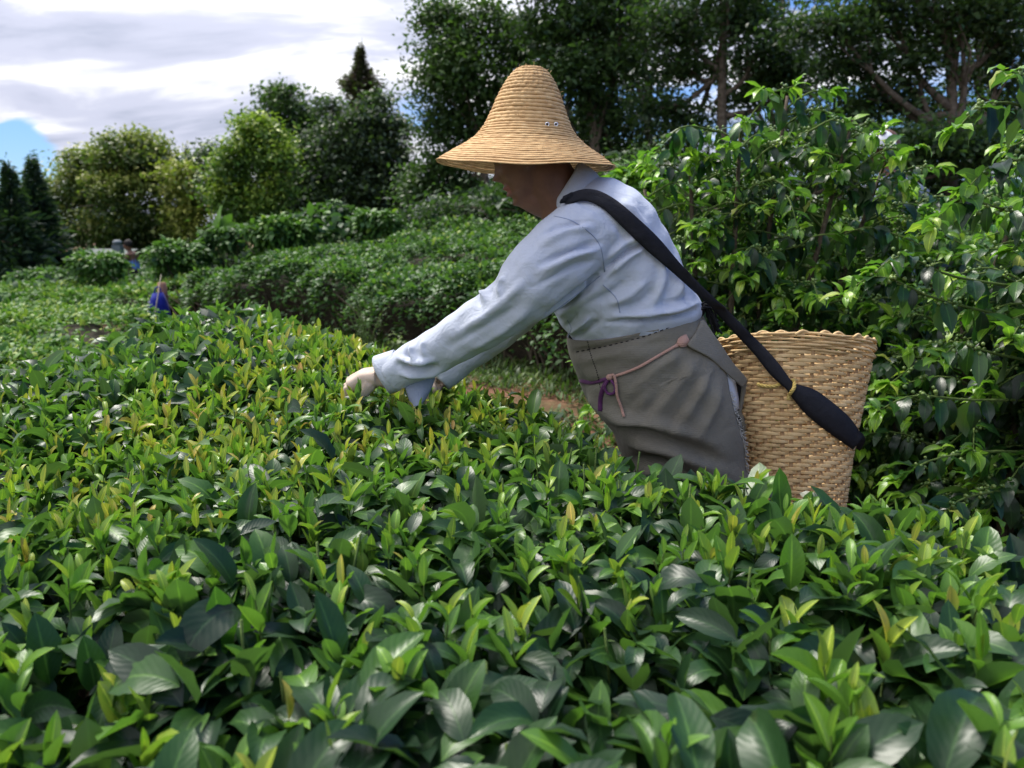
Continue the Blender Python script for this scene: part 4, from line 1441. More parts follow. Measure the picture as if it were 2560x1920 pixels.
def coffee(label, base, H, stems, nbr, blen, seed, leafL=0.09, nmax=230, zmin=0.15, branch_extra=(), tone_c=0.15, berries=True, group="coffee shrubs"):
    r = np.random.default_rng(seed)
    base = np.asarray(base, float)
    base[2] = gz(base[0], base[1])
    root = empty("coffee_shrub", tuple(base))
    tag(root, label, "coffee shrub", group)
    ls = LeafSet()
    br = MB()
    bb = MB()
    branches = []
    for si, (dx, dy, hh) in enumerate(stems):
        top = base + np.array([dx, dy, hh])
        sp = catmull([base + r.normal(0, 0.02, 3) * (1, 1, 0), base * 0.5 + top * 0.5 + np.array([dx * 0.1, dy * 0.1, 0]), top], 12)
        link("stem", mesh_list("stem", *tube(sp, np.linspace(0.020, 0.006, 12), 8), M_TWIG), root)
        for k in range(nbr):
            f = zmin + (0.985 - zmin) * (k + r.uniform(0, 0.8)) / nbr
            p = sp[int(f * 11)] * (1 - (f * 11) % 1) + sp[min(11, int(f * 11) + 1)] * ((f * 11) % 1)
            az = r.uniform(0, 2 * pi)
            Lb = blen * (1.0 - 0.55 * max(0, f - 0.72) / 0.28) * r.uniform(0.6, 1.1)
            elev = 0.9 * (f - 0.35) + r.normal(0, 0.18)
            e1 = p + np.array([math.cos(az), math.sin(az), math.sin(elev)]) * Lb * 0.55
            e2 = p + np.array([math.cos(az), math.sin(az), math.sin(elev) - 0.30]) * Lb
            branches.append((catmull([p, e1, e2], 9), r.uniform(0.8, 1.1)))
    for pts in branch_extra:
        branches.append((catmull(np.array(pts), 11), 1.05))
    for bp_, sz in branches:
        m = len(bp_)
        br.add(tube(bp_, np.linspace(0.0048, 0.0016, m), 5, False))
        seg = np.linalg.norm(np.diff(bp_, axis=0), axis=1).sum()
        nodes = max(4, int(seg / 0.040))
        tip = bp_[-1]
        d = bp_[-1] - bp_[-2]
        azt = math.atan2(d[1], d[0])
        for k in range(int(r.integers(4, 9))):
            L = leafL * r.uniform(0.45, 0.9)
            ls.add(tip + r.normal(0, 0.006, 3), az=azt + r.normal(0, 1.0), phi=r.normal(0.25, 0.4), kap=r.uniform(0.6, 1.8), roll=r.normal(0, 0.4), L=L, W=L * r.uniform(0.36, 0.47), fold=r.uniform(0.1, 0.5),
                   wave=r.uniform(0.10, 0.30), ph=r.uniform(0, 6), tone=np.clip(r.normal(0.74, 0.10), 0.4, 0.92))
        for k in range(nodes):
            f = 0.14 + 0.86 * (k + 0.5) / nodes
            x = f * (m - 1)
            i = min(int(x), m - 2)
            p = bp_[i] + (bp_[i + 1] - bp_[i]) * (x - i)
            d = bp_[i + 1] - bp_[i]
            az = math.atan2(d[1], d[0])
            tipf = max(0.0, (f - 0.60) / 0.40)
            for s in (-1, 1):
                if r.random() < 0.16:
                    continue
                L = leafL * sz * r.uniform(0.65, 1.3) * (1 - 0.50 * tipf)
                droop = r.normal(-0.30, 0.50) - (0.35 if f < 0.6 else 0) + 0.45 * tipf
                tn = np.clip(r.normal(tone_c, 0.11) + 0.62 * tipf * r.uniform(0.5, 1.0) + 0.12 * max(0, (p[2] - base[2]) / H - 0.6), 0.0, 0.90)
                if r.random() < 0.012:
                    tn = 0.98
                ls.add(p, az=az + s * r.normal(1.0, 0.35), phi=droop, kap=r.uniform(0.35, 1.5), roll=r.normal(0, 0.45), L=L, W=L * r.uniform(0.36, 0.47), fold=r.uniform(0.05, 0.4),
                       wave=r.uniform(0.10, 0.30), ph=r.uniform(0, 6), tone=tn)
            if berries and 0.25 < f < 0.8 and r.random() < 0.55:
                for q in range(int(r.integers(3, 9))):
                    bb.add(icosphere(p + r.normal(0, 0.010, 3), r.uniform(0.0045, 0.0075)))
    ls.done()
    mask = pick_largest(ls, nmax, "coffee", BLOCK)
    leaf_objects(ls, mask, root, M_COF, "coffee", 7, 3)
    rest = ls.sub(~mask)
    tag(link("foliage", leaves_mesh("foliage", rest, 6, 3, M_COF, "coffee"), root), kind="stuff")
    tag(link("branches", br.mesh("branches", M_GTWIG), root), kind="stuff")
    if bb.V:
        tag(link("berries", bb.mesh("berries", M_BERRY), root), kind="stuff")
    return root


print("T landscape", _time.time() - _T0)
# ------------------------------------------------------------------ the picker
YC = 1.85
S = 0.872e-3      # metres per source pixel at the picker's distance
SV = 0.846e-3     # the same, upright
SH = 0.886e-3     # the same, sideways


def loft(rings, nseg, Yc=YC, expo=0.85, a0=0.0, a1=2 * pi, closed=True, caps=True):
    """rings: (front px, back px, half width m). Angle 0 = back, 90 = near side, 180 = front."""
    V, F = [], []
    n = nseg if closed else nseg + 1
    for (f, b, w) in rings:
        A, B_ = at(f[0], f[1], Yc), at(b[0], b[1], Yc)
        C, H = (A + B_) / 2, (B_ - A) / 2
        for k in range(n):
            a = a0 + (a1 - a0) * k / nseg
            ca, sa = math.cos(a), math.sin(a)
            ca = math.copysign(abs(ca) ** expo, ca)
            sa = math.copysign(abs(sa) ** expo, sa)
            V.append(C + H * ca + np.array([0, -w * sa, 0]))
    for i in range(len(rings) - 1):
        for j in range(nseg):
            k = (j + 1) % n if closed else j + 1
            F.append((i * n + j, i * n + k, (i + 1) * n + k, (i + 1) * n + j))
    if closed and caps:
        F.append(tuple(range(n - 1, -1, -1)))
        F.append(tuple((len(rings) - 1) * n + j for j in range(n)))
    return V, F


def interp_rings(rings, m):
    A = np.array([[f[0], f[1], b[0], b[1], w] for f, b, w in rings], float)
    Q = catmull(A, m)
    return [((q[0], q[1]), (q[2], q[3]), q[4]) for q in Q]


# ---- body: one continuous surface (head, neck, trunk, arms, hands, legs)
body = MB()
HO = at(1335, 440, YC)
UPV = np.array([-0.47, 0, 0.883])
FWV = np.array([-0.883, 0, -0.47])
hp = np.array([  # up, front, back, half width (px)
    (-52, 58, 20, 14), (-46, 70, 2, 24), (-39, 75.5, -20, 32), (-25, 74, -45, 44), (-12, 76, -58, 52), (-2, 76, -66, 57), (8, 77, -74, 60), (20, 78, -82, 63), (40, 78, -92, 68), (55, 77, -98, 71),
    (70, 74, -103, 73), (85, 79, -105, 75), (110, 78, -102, 73), (135, 70, -92, 66), (155, 52, -70, 50), (166, 28, -40, 28)], float)
hp = catmull(hp, 46)
V, F = [], []
nh = 40
for (u, fr, bk, w) in hp:
    nose = 24 * math.exp(-((u - 39) / 9) ** 2) + 9 * math.exp(-((u - 56) / 14) ** 2) + 4 * math.exp(-((u - 26) / 6) ** 2)
    lips = 14.0 * math.exp(-((u - 7.5) / 4.6) ** 2) + 13.0 * math.exp(-((u + 11.5) / 4.6) ** 2)
    chin = 8 * math.exp(-((u + 39) / 8) ** 2)
    for k in range(nh):
        a = 2 * pi * k / nh
        x = (fr + bk) / 2 + (fr - bk) / 2 * math.copysign(abs(math.cos(a)) ** 0.9, math.cos(a))
        y = w * math.copysign(abs(math.sin(a)) ** 0.9, math.sin(a))
        if math.cos(a) > 0:
            x += nose * math.exp(-(y / 11) ** 2) + lips * math.exp(-(y / 23) ** 2) + chin * math.exp(-(y / 20) ** 2)
            x -= 5 * math.exp(-(((u - 14) - (abs(y) - 30) * -0.9) / 4) ** 2) * math.exp(-((abs(y) - 33) / 12) ** 2)
            x += 7 * math.exp(-((u - 38) / 16) ** 2) * math.exp(-((abs(y) - 44) / 16) ** 2)
            x -= 7 * math.exp(-((u - 66) / 9) ** 2) * math.exp(-((abs(y) - 30) / 14) ** 2)
        V.append(HO + S * (u * UPV + x * FWV) + np.array([0, S * y, 0]))
m = len(hp)
for i in range(m - 1):
    for j in range(nh):
        k = (j + 1) % nh
        F.append((i * nh + j, i * nh + k, (i + 1) * nh + k, (i + 1) * nh + j))
F += [tuple(range(nh - 1, -1, -1)), tuple((m - 1) * nh + j for j in range(nh))]
body.add((V, F))
body.add(tube([at(1303, 488, YC), at(1345, 500, YC), at(1390, 505, YC)], [0.026, 0.036, 0.045], 14))
for s in (-1, 1):           # ears, eyeballs
    body.add(ellipsoid(HO + S * (44 * UPV - 8 * FWV) + np.array([0, s * S * 72, 0]), (0.017, 0.010, 0.028), 12, 8))
    body.add(ellipsoid(HO + S * (68 * UPV + 49 * FWV) + np.array([0, s * S * 31, 0]), (0.012, 0.012, 0.012), 10, 8))
body.add(tube([at(1440, 560, YC), at(1405, 500, YC), at(1368, 440, YC), at(1350, 400, YC)], [0.066, 0.060, 0.058, 0.056], 20))
body.add(loft(interp_rings([((1375, 545), (1480, 470), .10), ((1362, 610), (1610, 530), .165), ((1368, 690), (1665, 640), .165), ((1395, 760), (1690, 710), .15), ((1430, 830), (1715, 770), .14), ((1470, 900), (1745, 840), .14),
                            ((1520, 970), (1785, 930), .145), ((1570, 1030), (1805, 1010), .14)], 16), 28))
for s, thx in ((-1, 0), (1, 25)):
    leg = [at(1668 + thx, 930, YC + s * 0.075), at(1725 + thx, 1060, YC + s * 0.08), at(1755 + thx, 1230, YC + s * 0.085)]
    kx = leg[2]
    ank = np.array([kx[0] - 0.03, kx[1] + 0.0, 0.09])
    leg += [(kx * 0.5 + ank * 0.5) + np.array([0.025, 0, 0]), ank]
    body.add(tube(catmull(leg, 14), np.interp(np.linspace(0, 4, 14), [0, 1, 2, 3, 4], [0.070, 0.060, 0.050, 0.050, 0.036]), 14))
    body.add(tube([ank + (0.05, 0, -0.05), ank + (-0.05, 0, -0.05), ank + (-0.17, 0, -0.065)], [0.036, 0.036, 0.022], 10))
ARM = [(1470, 575, 1.72, .062), (1400, 645, 1.69, .058), (1335, 705, 1.68, .052), (1273, 764, 1.69, .044), (1157, 838, 1.74, .040), (1060, 893, 1.785, .027), (985, 935, 1.82, .024), (955, 945, 1.83, .026)]
ARM2 = [(1450, 590, 1.98, .062), (1390, 660, 2.01, .056), (1330, 730, 2.02, .050), (1262, 800, 2.03, .044), (1200, 858, 2.03, .038), (1150, 903, 2.01, .030), (1098, 950, 1.99, .025)]
for A_ in (ARM, ARM2):
    pts = catmull([at(a[0], a[1], a[2]) for a in A_], 20)
    rad = np.interp(np.linspace(0, len(A_) - 1, 20), range(len(A_)), [a[3] for a in A_])
    body.add(tube(pts, rad, 14))


def hand(wr, dirv, palm_len, mb):
    """back of the hand up, fingers bent down into the leaves."""
    d = np.asarray(dirv, float)
    d /= np.linalg.norm(d)
    side = np.array([0, 1.0, 0])
    dn = np.cross(d, side)
    dn = dn if dn[2] < 0 else -dn
    for i, off in enumerate((-0.033, -0.011, 0.011, 0.032)):
        k = wr + d * palm_len * (1, 1.04, 1.0, 0.92)[i] + side * off + dn * (0.004 if i in (0, 3) else 0)
        mb.add(tube([wr + side * off * 0.62 + dn * 0.002, (wr + k) / 2 + side * off * 0.1 - dn * 0.006, k], [0.021, 0.0195, 0.0155], 10))
        fl = (0.040, 0.046, 0.043, 0.033)[i]
        a = k + (d * 0.42 + dn * 0.9) * fl
        b = a + (-d * 0.25 + dn * 0.95) * fl * 0.68
        c = b + (-d * 0.55 + dn * 0.8) * fl * 0.5
        mb.add(tube([k, a, b, c], [0.0128, 0.0095, 0.0085, 0.0068], 10))
    t0 = wr + d * 0.025 - side * 0.028 + dn * 0.012
    mb.add(tube([t0, t0 + d * 0.030 - side * 0.012 + dn * 0.022, t0 + d * 0.050 - side * 0.004 + dn * 0.040, t0 + d * 0.058 + side * 0.006 + dn * 0.058], [0.017, 0.0125, 0.010, 0.0075], 10))
    mb.add(ellipsoid(wr + d * palm_len * 0.5 + dn * 0.010, (palm_len * 0.62, 0.042, 0.021), 14, 10, np.stack([d, side, -dn], 1)))


w_n = at(948, 938, 1.835)
hand(w_n, at(893, 952, 1.85) - w_n, 0.076, body)
w_f = at(1092, 962, 1.985)
hand(w_f, np.array([-0.80, -0.15, -0.62]), 0.076, body)
bV, bF, bE, bdeg = remesh(body, 0.0038, 2)
px_b = to_px(bV)
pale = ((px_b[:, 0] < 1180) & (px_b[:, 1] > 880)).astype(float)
rel = (bV - HO) / S
uu, ff_ = rel @ UPV, rel @ FWV
lip = np.exp(-((uu + 1.5) / 10.0) ** 4) * (ff_ > 70) * (np.abs(rel[:, 1]) < 30)
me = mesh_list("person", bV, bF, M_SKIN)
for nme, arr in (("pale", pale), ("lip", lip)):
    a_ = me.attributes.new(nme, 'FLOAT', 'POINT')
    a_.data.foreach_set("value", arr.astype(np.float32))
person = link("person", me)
tag(person, "person in pale blue shirt and grey apron bending over the front tea row", "person")

# eyes and brows
for s in (-1, 1):
    c = HO + S * (68 * UPV + 50 * FWV) + np.array([0, s * S * 31, 0])
    link("eyebrow", mesh_list("eyebrow", *tube([HO + S * (84 * UPV + 78 * FWV) + np.array([0, s * S * 12, 0]), HO + S * (88 * UPV + 73 * FWV) + np.array([0, s * S * 32, 0]), HO + S * (82 * UPV + 60 * FWV) + np.array([0, s * S * 52, 0])], [0.003, 0.0035, 0.002], 6), M_HAIR), person)
    link("eye", mesh_list("eye", *ellipsoid(c, (0.0128, 0.0128, 0.0128), 12, 8), plain("eye_%d" % s, (0.30, 0.27, 0.24), 0.2, 0.5)), person)
hV, hF = [], []
for i in range(10):
    for j in range(25):
        th, ph = pi * (0.02 + 0.52 * i / 9), 2 * pi * (0.22 + 0.56 * j / 24)
        hV.append(HO + S * ((58 + 118 * math.cos(th) * 0.95) * UPV + (-14 + 99 * math.sin(th) * math.cos(ph)) * FWV) + np.array([0, S * 81 * math.sin(th) * math.sin(ph), 0]))
hF = [(i * 25 + j, i * 25 + j + 1, (i + 1) * 25 + j + 1, (i + 1) * 25 + j) for i in range(9) for j in range(24)]
link("hair", mesh_list("hair", hV, hF, M_HAIR), person)

# ---- shirt: trunk and sleeves as one cloth
sh = MB()
sh_r = [((1385, 528), (1478, 440), .072), ((1368, 548), (1545, 452), .125), ((1352, 585), (1608, 498), .175), ((1346, 640), (1652, 560), .188), ((1352, 700), (1692, 640), .185), ((1372, 760), (1722, 705), .178), ((1400, 805), (1744, 748), .172),
        ((1424, 838), (1750, 772), .162), ((1436, 858), (1740, 796), .152), ((1440, 890), (1740, 840), .15)]
sh.add(loft(interp_rings(sh_r, 26), 36))
for A_, add in ((ARM, (.016, .026, .026, .016, .014, .020, .019)), (ARM2, (.016, .022, .022, .016, .012, .010, .011))):
    A2 = A_[:7]
    pts = catmull([at(a[0], a[1], a[2]) for a in A2], 22)
    rad = np.interp(np.linspace(0, 6, 22), range(7), [a[3] + d for a, d in zip(A2, add)])
    sh.add(tube(pts, rad, 20))
    c = at(A2[0][0] + 6, A2[0][1] + 4, A2[0][2])
    sh.add(ellipsoid(c, (A2[0][3] + .026, A2[0][3] + .012, A2[0][3] + .016), 18, 12))
sV, sF, sE, sdeg = remesh(sh, 0.0042, 9)
shirt_folds = [
    ([(1500, 606), (1430, 625), (1350, 660)], 7, -.0055), ([(1496, 622), (1425, 645), (1345, 682)], 8, .005), ([(1492, 650), (1420, 672), (1330, 720)], 7, -.004),
    ([(1480, 570), (1420, 580), (1352, 612)], 9, .004), ([(1470, 555), (1400, 565), (1350, 590)], 6, -.0035),
    ([(1614, 606), (1560, 636), (1506, 680)], 6, -.007), ([(1610, 622), (1562, 650), (1512, 694)], 8, .005), ([(1606, 590), (1560, 612), (1512, 650)], 8, .005),
    ([(1508, 680), (1440, 735), (1374, 786)], 7, -.010), ([(1505, 712), (1440, 762), (1385, 800)], 10, .004),
    ([(1240, 700), (1222, 716), (1226, 742)], 6, -.005), ([(1222, 700), (1205, 722), (1210, 750)], 6, .005), ([(1262, 690), (1248, 715), (1252, 745)], 7, .004), ([(1200, 726), (1190, 745), (1200, 770)], 5, -.004),
    ([(1320, 700), (1240, 770), (1130, 840)], 12, .004), ([(1300, 760), (1220, 810), (1120, 870)], 9, -.003), ([(1330, 770), (1250, 830), (1150, 890)], 8, .003),
    ([(998, 912), (1040, 922), (1090, 920)], 7, -.011), ([(1000, 898), (1040, 905), (1085, 902)], 8, .007), ([(1020, 870), (1018, 890), (1030, 900)], 5, -.006), ([(1032, 862), (1030, 885), (1045, 898)], 6, .005),
    ([(1000, 935), (1060, 938), (1110, 925)], 6, .005), ([(1060, 850), (1056, 872), (1066, 892)], 6, .003),
    ([(1690, 650), (1700, 700), (1690, 752)], 8, .005), ([(1672, 640), (1680, 700), (1660, 762)], 8, -.005), ([(1655, 640), (1655, 700), (1630, 770)], 9, .004), ([(1712, 690), (1722, 730), (1715, 765)], 6, -.005),
    ([(1745, 758), (1690, 775), (1620, 785), (1540, 790)], 8, .008), ([(1738, 776), (1680, 792), (1600, 800), (1520, 806)], 6, -.008), ([(1730, 735), (1690, 752), (1640, 760)], 6, -.004),
    ([(1640, 720), (1600, 755), (1540, 775)], 9, -.004), ([(1620, 700), (1570, 740), (1510, 765)], 10, .004), ([(1480, 790), (1450, 815), (1425, 835)], 7, .006), ([(1500, 800), (1460, 830), (1430, 848)], 6, -.006),
    ([(1440, 780), (1425, 805), (1408, 822)], 6, -.004), ([(1570, 700), (1530, 730), (1470, 760)], 9, -.003), ([(1545, 500), (1590, 540), (1630, 600)], 12, .004), ([(1520, 540), (1560, 590), (1580, 640)], 10, -.003)]
sV = folds(sV, sF, shirt_folds)
N = vnormals(sV, sF)
lowf = 0.0016 * np.sin(sV[:, 0] * 46 + sV[:, 2] * 38) * np.sin(sV[:, 2] * 61 - sV[:, 1] * 30 + 1) + 0.0011 * np.sin(sV[:, 0] * 95 - sV[:, 2] * 70 + 2)
sV = sV + N * lowf[:, None]
shirt = link("shirt", mesh_list("shirt", sV, sF, M_SHIRT), person)
B_SHIRT = BVHTree.FromPolygons(sV.tolist(), sF)


def on(bvh_list, px, py, lift=0.002, default=YC):
    d = ray(px, py)
    L = np.linalg.norm(d)
    best = None
    for b in bvh_list:
        h = b.ray_cast(Vector(CAM), Vector(d / L))
        if h[0] is not None and (best is None or h[3] < best):
            best = h[3]
    if best is None:
        return None
    return CAM + d / L * (best - lift)


def surf_path(bvhs, pts, n, lift):
    Q = catmull(np.array(pts, float), n)
    out = [on(bvhs, q[0], q[1], lift) for q in Q]
    good = [i for i, o in enumerate(out) if o is not None]
    dep = np.interp(range(n), good, [out[i][1] for i in good])
    return np.array([at(Q[i][0], Q[i][1], dep[i]) for i in range(n)])


for pts in ([(1385, 540), (1430, 552), (1478, 585), (1502, 620), (1512, 680)], [(1507, 712), (1540, 745), (1550, 782)], [(1420, 843), (1428, 820), (1418, 800)], [(1500, 690), (1440, 738), (1378, 785)]):
    link("seam", mesh_list("seam", *tube(surf_path([B_SHIRT], pts, 22, 0.0004), 0.0011, 5), M_SEAM), shirt)

# collar: a folded band round the neck
cV, cF = [], []
nc = 40
inn = [((1366, 534), (1448, 405), .063), ((1372, 540), (1464, 412), .072), ((1386, 552), (1488, 430), .082), ((1402, 566), (1500, 446), .090)]
cV, cF = loft(interp_rings(inn, 7), nc, YC - 0.0, 0.95, 0.0, 2 * pi, True, False)
co = link("collar", mesh_list("collar", cV, cF, M_SHIRT), shirt)
md = co.modifiers.new("thick", 'SOLIDIFY')
md.thickness = 0.004

# cuff of the near sleeve: band round the wrist, open below, with its flap hanging
c_a, c_b = at(1003, 922, 1.812), at(955, 938, 1.835)
ax = (c_b - c_a) / np.linalg.norm(c_b - c_a)
e1 = np.cross(ax, (0, 1, 0))
e1 /= np.linalg.norm(e1)
e1 = e1 if e1[2] > 0 else -e1
e2 = np.array([0, -1.0, 0])
cV = []
for i in range(6):
    f = i / 5
    c = c_a * (1 - f) + c_b * f
    for k in range(31):
        a = math.radians(-112 + 268 * k / 30)          # 0 = towards the camera side, 90 = top
        rr = 0.0475 + 0.001 * f
        ext = 0.0
        if k < 5:
            ext = 0.006 * (5 - k) / 5
        cV.append(c + (e2 * math.cos(a) * rr * 0.93 + e1 * math.sin(a) * rr) - ax * ext * f + ax * 0.004 * math.sin(a * 2) * f)
cF = [(i * 31 + k, i * 31 + k + 1, (i + 1) * 31 + k + 1, (i + 1) * 31 + k) for i in range(5) for k in range(30)]
cu = link("cuff", mesh_list("cuff", cV, cF, M_SHIRT), shirt)
md = cu.modifiers.new("thick", 'SOLIDIFY')
md.thickness = 0.003
fl = [[(1009, 950), (1036, 948), (1062, 945), (1090, 938)], [(1014, 970), (1038, 968), (1060, 964), (1086, 950)], [(1020, 990), (1040, 990), (1060, 985), (1076, 974)], [(1028, 1008), (1040, 1008), (1054, 1002), (1064, 996)], [(1033, 1017), (1040, 1017), (1048, 1013), (1056, 1007)]]
fV = []
for i, row in enumerate(fl):
    for j, p in enumerate(row):
        fV.append(at(p[0], p[1], 1.800 - 0.016 * math.sin(pi * j / 3) - 0.006 * i + 0.002 * (j == 3)))
fF = [(i * 4 + j, i * 4 + j + 1, (i + 1) * 4 + j + 1, (i + 1) * 4 + j) for i in range(4) for j in range(3)]
fo = link("cuff_flap", mesh_list("cuff_flap", fV, fF, M_SHIRTIN_SHADED), shirt)
md = fo.modifiers.new("sub", 'SUBSURF')
md.levels = md.render_levels = 2
md = fo.modifiers.new("thick", 'SOLIDIFY')
md.thickness = 0.0025

# ---- trousers and shoes
tr = MB()
for s, thx in ((-1, 0), (1, 25)):
    leg = [at(1668 + thx, 930, YC + s * 0.075), at(1725 + thx, 1060, YC + s * 0.08), at(1755 + thx, 1230, YC + s * 0.085)]
    kx = leg[2]
    ank = np.array([kx[0] - 0.03, kx[1], 0.07])
    leg += [(kx * 0.5 + ank * 0.5) + np.array([0.02, 0, 0]), ank]
    tr.add(tube(catmull(leg, 14), np.interp(np.linspace(0, 4, 14), [0, 1, 2, 3, 4], [0.080, 0.070, 0.062, 0.062, 0.060]), 16))
    link("shoe", MB().add(ellipsoid(ank + (-0.05, 0, -0.035), (0.135, 0.048, 0.042), 16, 10)).mesh("shoe", M_BLACK), person)
tr.add(loft(interp_rings([((1470, 880), (1740, 815), .140), ((1545, 970), (1790, 930), .130), ((1600, 1030), (1812, 1010), .125)], 8), 24))
tV, tF, _, _ = remesh(tr, 0.010, 3)
link("trousers", mesh_list("trousers", tV, tF, M_BLACK), person)

# ---- apron: a canvas wrap, open at the back
ap_r = [((1416, 842), (1744, 774), .162), ((1421, 872), (1768, 818), .170), ((1436, 930), (1800, 890), .180), ((1464, 990), (1822, 950), .186), ((1500, 1042), (1838, 1010), .187), ((1532, 1085), (1848, 1075), .183), ((1558, 1145), (1858, 1150), .178),
        ((1596, 1225), (1866, 1230), .172), ((1630, 1330), (1878, 1330), .166)]
na_ = 100
ap_i = interp_rings(ap_r, 60)
EDGE = np.array([(890, 9999), (908, 1800), (960, 1800), (1000, 1806), (1040, 1818), (1090, 1832), (1150, 1846), (1230, 1860), (1330, 1872)], float)
AV, AF = [], []
for ri, rg in enumerate(ap_i):
    yb = 0.78 * rg[1][1] + 0.22 * rg[0][1]
    cx_, hx_ = (rg[0][0] + rg[1][0]) / 2, (rg[1][0] - rg[0][0]) / 2
    ex_ = np.interp(yb, EDGE[:, 0], EDGE[:, 1])
    c_ = min(0.985, (ex_ - cx_) / (hx_ * 1.05))
    a0_ = max(math.radians(12), math.acos(max(-0.2, c_ ** (1 / 0.86) if c_ > 0 else c_)))
    v_, _ = loft([rg, rg], na_, YC, 0.86, a0_, math.radians(338), False)
    AV += v_[:na_ + 1]
for i in range(len(ap_i) - 1):
    for j in range(na_):
        AF.append((i * (na_ + 1) + j, i * (na_ + 1) + j + 1, (i + 1) * (na_ + 1) + j + 1, (i + 1) * (na_ + 1) + j))
AV = np.array(AV)
# hem and edges are not straight; folds run from the waist down and back
apron_folds = [
    ([(1428, 880), (1480, 872), (1570, 850), (1700, 812)], 5, -.004), ([(1440, 905), (1560, 880), (1700, 830)], 10, .004),
    ([(1700, 880), (1640, 930), (1580, 1010)], 14, .008), ([(1672, 905), (1620, 960), (1560, 1030)], 10, -.006), ([(1740, 900), (1690, 960), (1630, 1040)], 14, .006), ([(1715, 915), (1665, 975), (1600, 1050)], 9, -.005),
    ([(1770, 920), (1740, 990), (1690, 1070)], 14, .006), ([(1755, 930), (1720, 1000), (1660, 1075)], 9, -.005), ([(1800, 960), (1780, 1030), (1740, 1100)], 12, .005),
    ([(1505, 1068), (1580, 1076), (1660, 1098), (1740, 1130), (1830, 1160)], 13, -.008), ([(1510, 1045), (1590, 1052), (1680, 1072), (1780, 1110)], 14, .009), ([(1560, 1105), (1640, 1115), (1720, 1145), (1800, 1180)], 14, .009),
    ([(1570, 1150), (1640, 1150), (1700, 1180), (1760, 1215)], 10, -.009), ([(1600, 1180), (1660, 1180), (1720, 1212)], 10, .008), ([(1450, 940), (1470, 960), (1520, 950)], 8, -.004), ([(1470, 985), (1500, 1020), (1560, 1040)], 10, .005),
    ([(1560, 870), (1620, 862), (1680, 838)], 8, -.0035), ([(1540, 905), (1600, 890), (1660, 866)], 9, .003)]
AV = folds(AV, AF, apron_folds, 2.5)
N = vnormals(AV, AF)
AV = AV + N * (0.0022 * np.sin(AV[:, 0] * 37 + AV[:, 2] * 29) * np.sin(AV[:, 2] * 43 + 2) + 0.0012 * np.sin(AV[:, 0] * 80 + AV[:, 2] * 66))[:, None]
apron = link("apron", mesh_list("apron", AV, AF, M_APRON), person)
md = apron.modifiers.new("thick", 'SOLIDIFY')
md.thickness = 0.0028
B_APRON = BVHTree.FromPolygons(AV.tolist(), AF)
# waist flap folded back over the hip, ending in a free corner behind
flp = [[(1712, 862), (1728, 850), (1748, 815), (1752, 790)], [(1735, 876), (1752, 868), (1775, 850), (1782, 838)], [(1775, 893), (1790, 884), (1800, 876), (1806, 868)], [(1810, 930), (1818, 922), (1824, 914), (1828, 908)], [(1838, 952), (1848, 944), (1854, 940), (1858, 938)],
       [(1856, 972), (1862, 962), (1865, 956), (1866, 950)]]
fV = []
for i, row in enumerate(flp):
    for j, p in enumerate(row):
        o_ = on([B_APRON], p[0], p[1], 0.010) if i < 3 else None
        Yd = o_[1] if o_ is not None else (1.715, 1.725, 1.735, 1.745, 1.760, 1.775)[i] + 0.006 * j
        fV.append(at(p[0], p[1], Yd))
fF = [(i * 4 + j, i * 4 + j + 1, (i + 1) * 4 + j + 1, (i + 1) * 4 + j) for i in range(5) for j in range(3)]
fo = link("waist_flap", mesh_list("waist_flap", fV, fF, M_APRON), apron)
for typ in ('SUBSURF', 'SOLIDIFY'):
    md = fo.modifiers.new(typ.lower(), typ)
    if typ == 'SUBSURF':
        md.levels = md.render_levels = 2
    else:
        md.thickness = 0.003
# far panel of the wrap showing behind, and the pale blue shirt tail in the gap
for nm, pts, mat, Yp in (("back_panel", [[(1858, 945), (1868, 955)], [(1852, 990), (1862, 985)], [(1845, 1030), (1852, 1030)], [(1854, 1060), (1866, 1062)], [(1856, 1110), (1860, 1090)]], M_APRON, 1.80),
                         ("gap_dark", [[(1815, 925), (1862, 948)], [(1815, 970), (1858, 975)], [(1818, 1030), (1850, 1030)], [(1828, 1075), (1862, 1066)], [(1838, 1120), (1858, 1096)]], M_BLACK, 1.79),  # black sheet added to paint the dark of the gap behind the edge
                         ("shirt_tail", [[(1808, 930), (1832, 935)], [(1812, 960), (1838, 965)], [(1820, 1000), (1844, 998)], [(1826, 1030), (1846, 1022)]], M_SHIRT, 1.765)):
    fV = []
    for i, (l, r_) in enumerate(pts):
        for j in range(4):
            f = j / 3
            p = at(l[0] * (1 - f) + r_[0] * f, l[1] * (1 - f) + r_[1] * f, Yp - 0.012 * math.sin(pi * f) + 0.02 * f)
            fV.append(p)
    fF = [(i * 4 + j, i * 4 + j + 1, (i + 1) * 4 + j + 1, (i + 1) * 4 + j) for i in range(len(pts) - 1) for j in range(3)]
    fo = link(nm, mesh_list(nm, fV, fF, mat), shirt if nm == "shirt_tail" else apron)
    md = fo.modifiers.new("thick", 'SOLIDIFY')
    md.thickness = 0.003
# frayed threads on the free edge
ths = MB()
edge = [AV[i * (na_ + 1)] for i in range(60)]
for i in range(22, 56):
    for k in range(7):
        f = rng.random()
        p = edge[i] * (1 - f) + edge[i + 1] * f
        e_ = p + np.array([rng.uniform(0.001, 0.011), rng.normal(0, 0.003) - 0.001, rng.normal(-0.003, 0.005)])
        ths.add(tube([p, (p + e_) / 2 + rng.normal(0, 0.0015, 3), e_], 0.0007, 3, False))
tag(link("frayed_threads", ths.mesh("frayed_threads", M_FRAY), apron), kind="stuff")
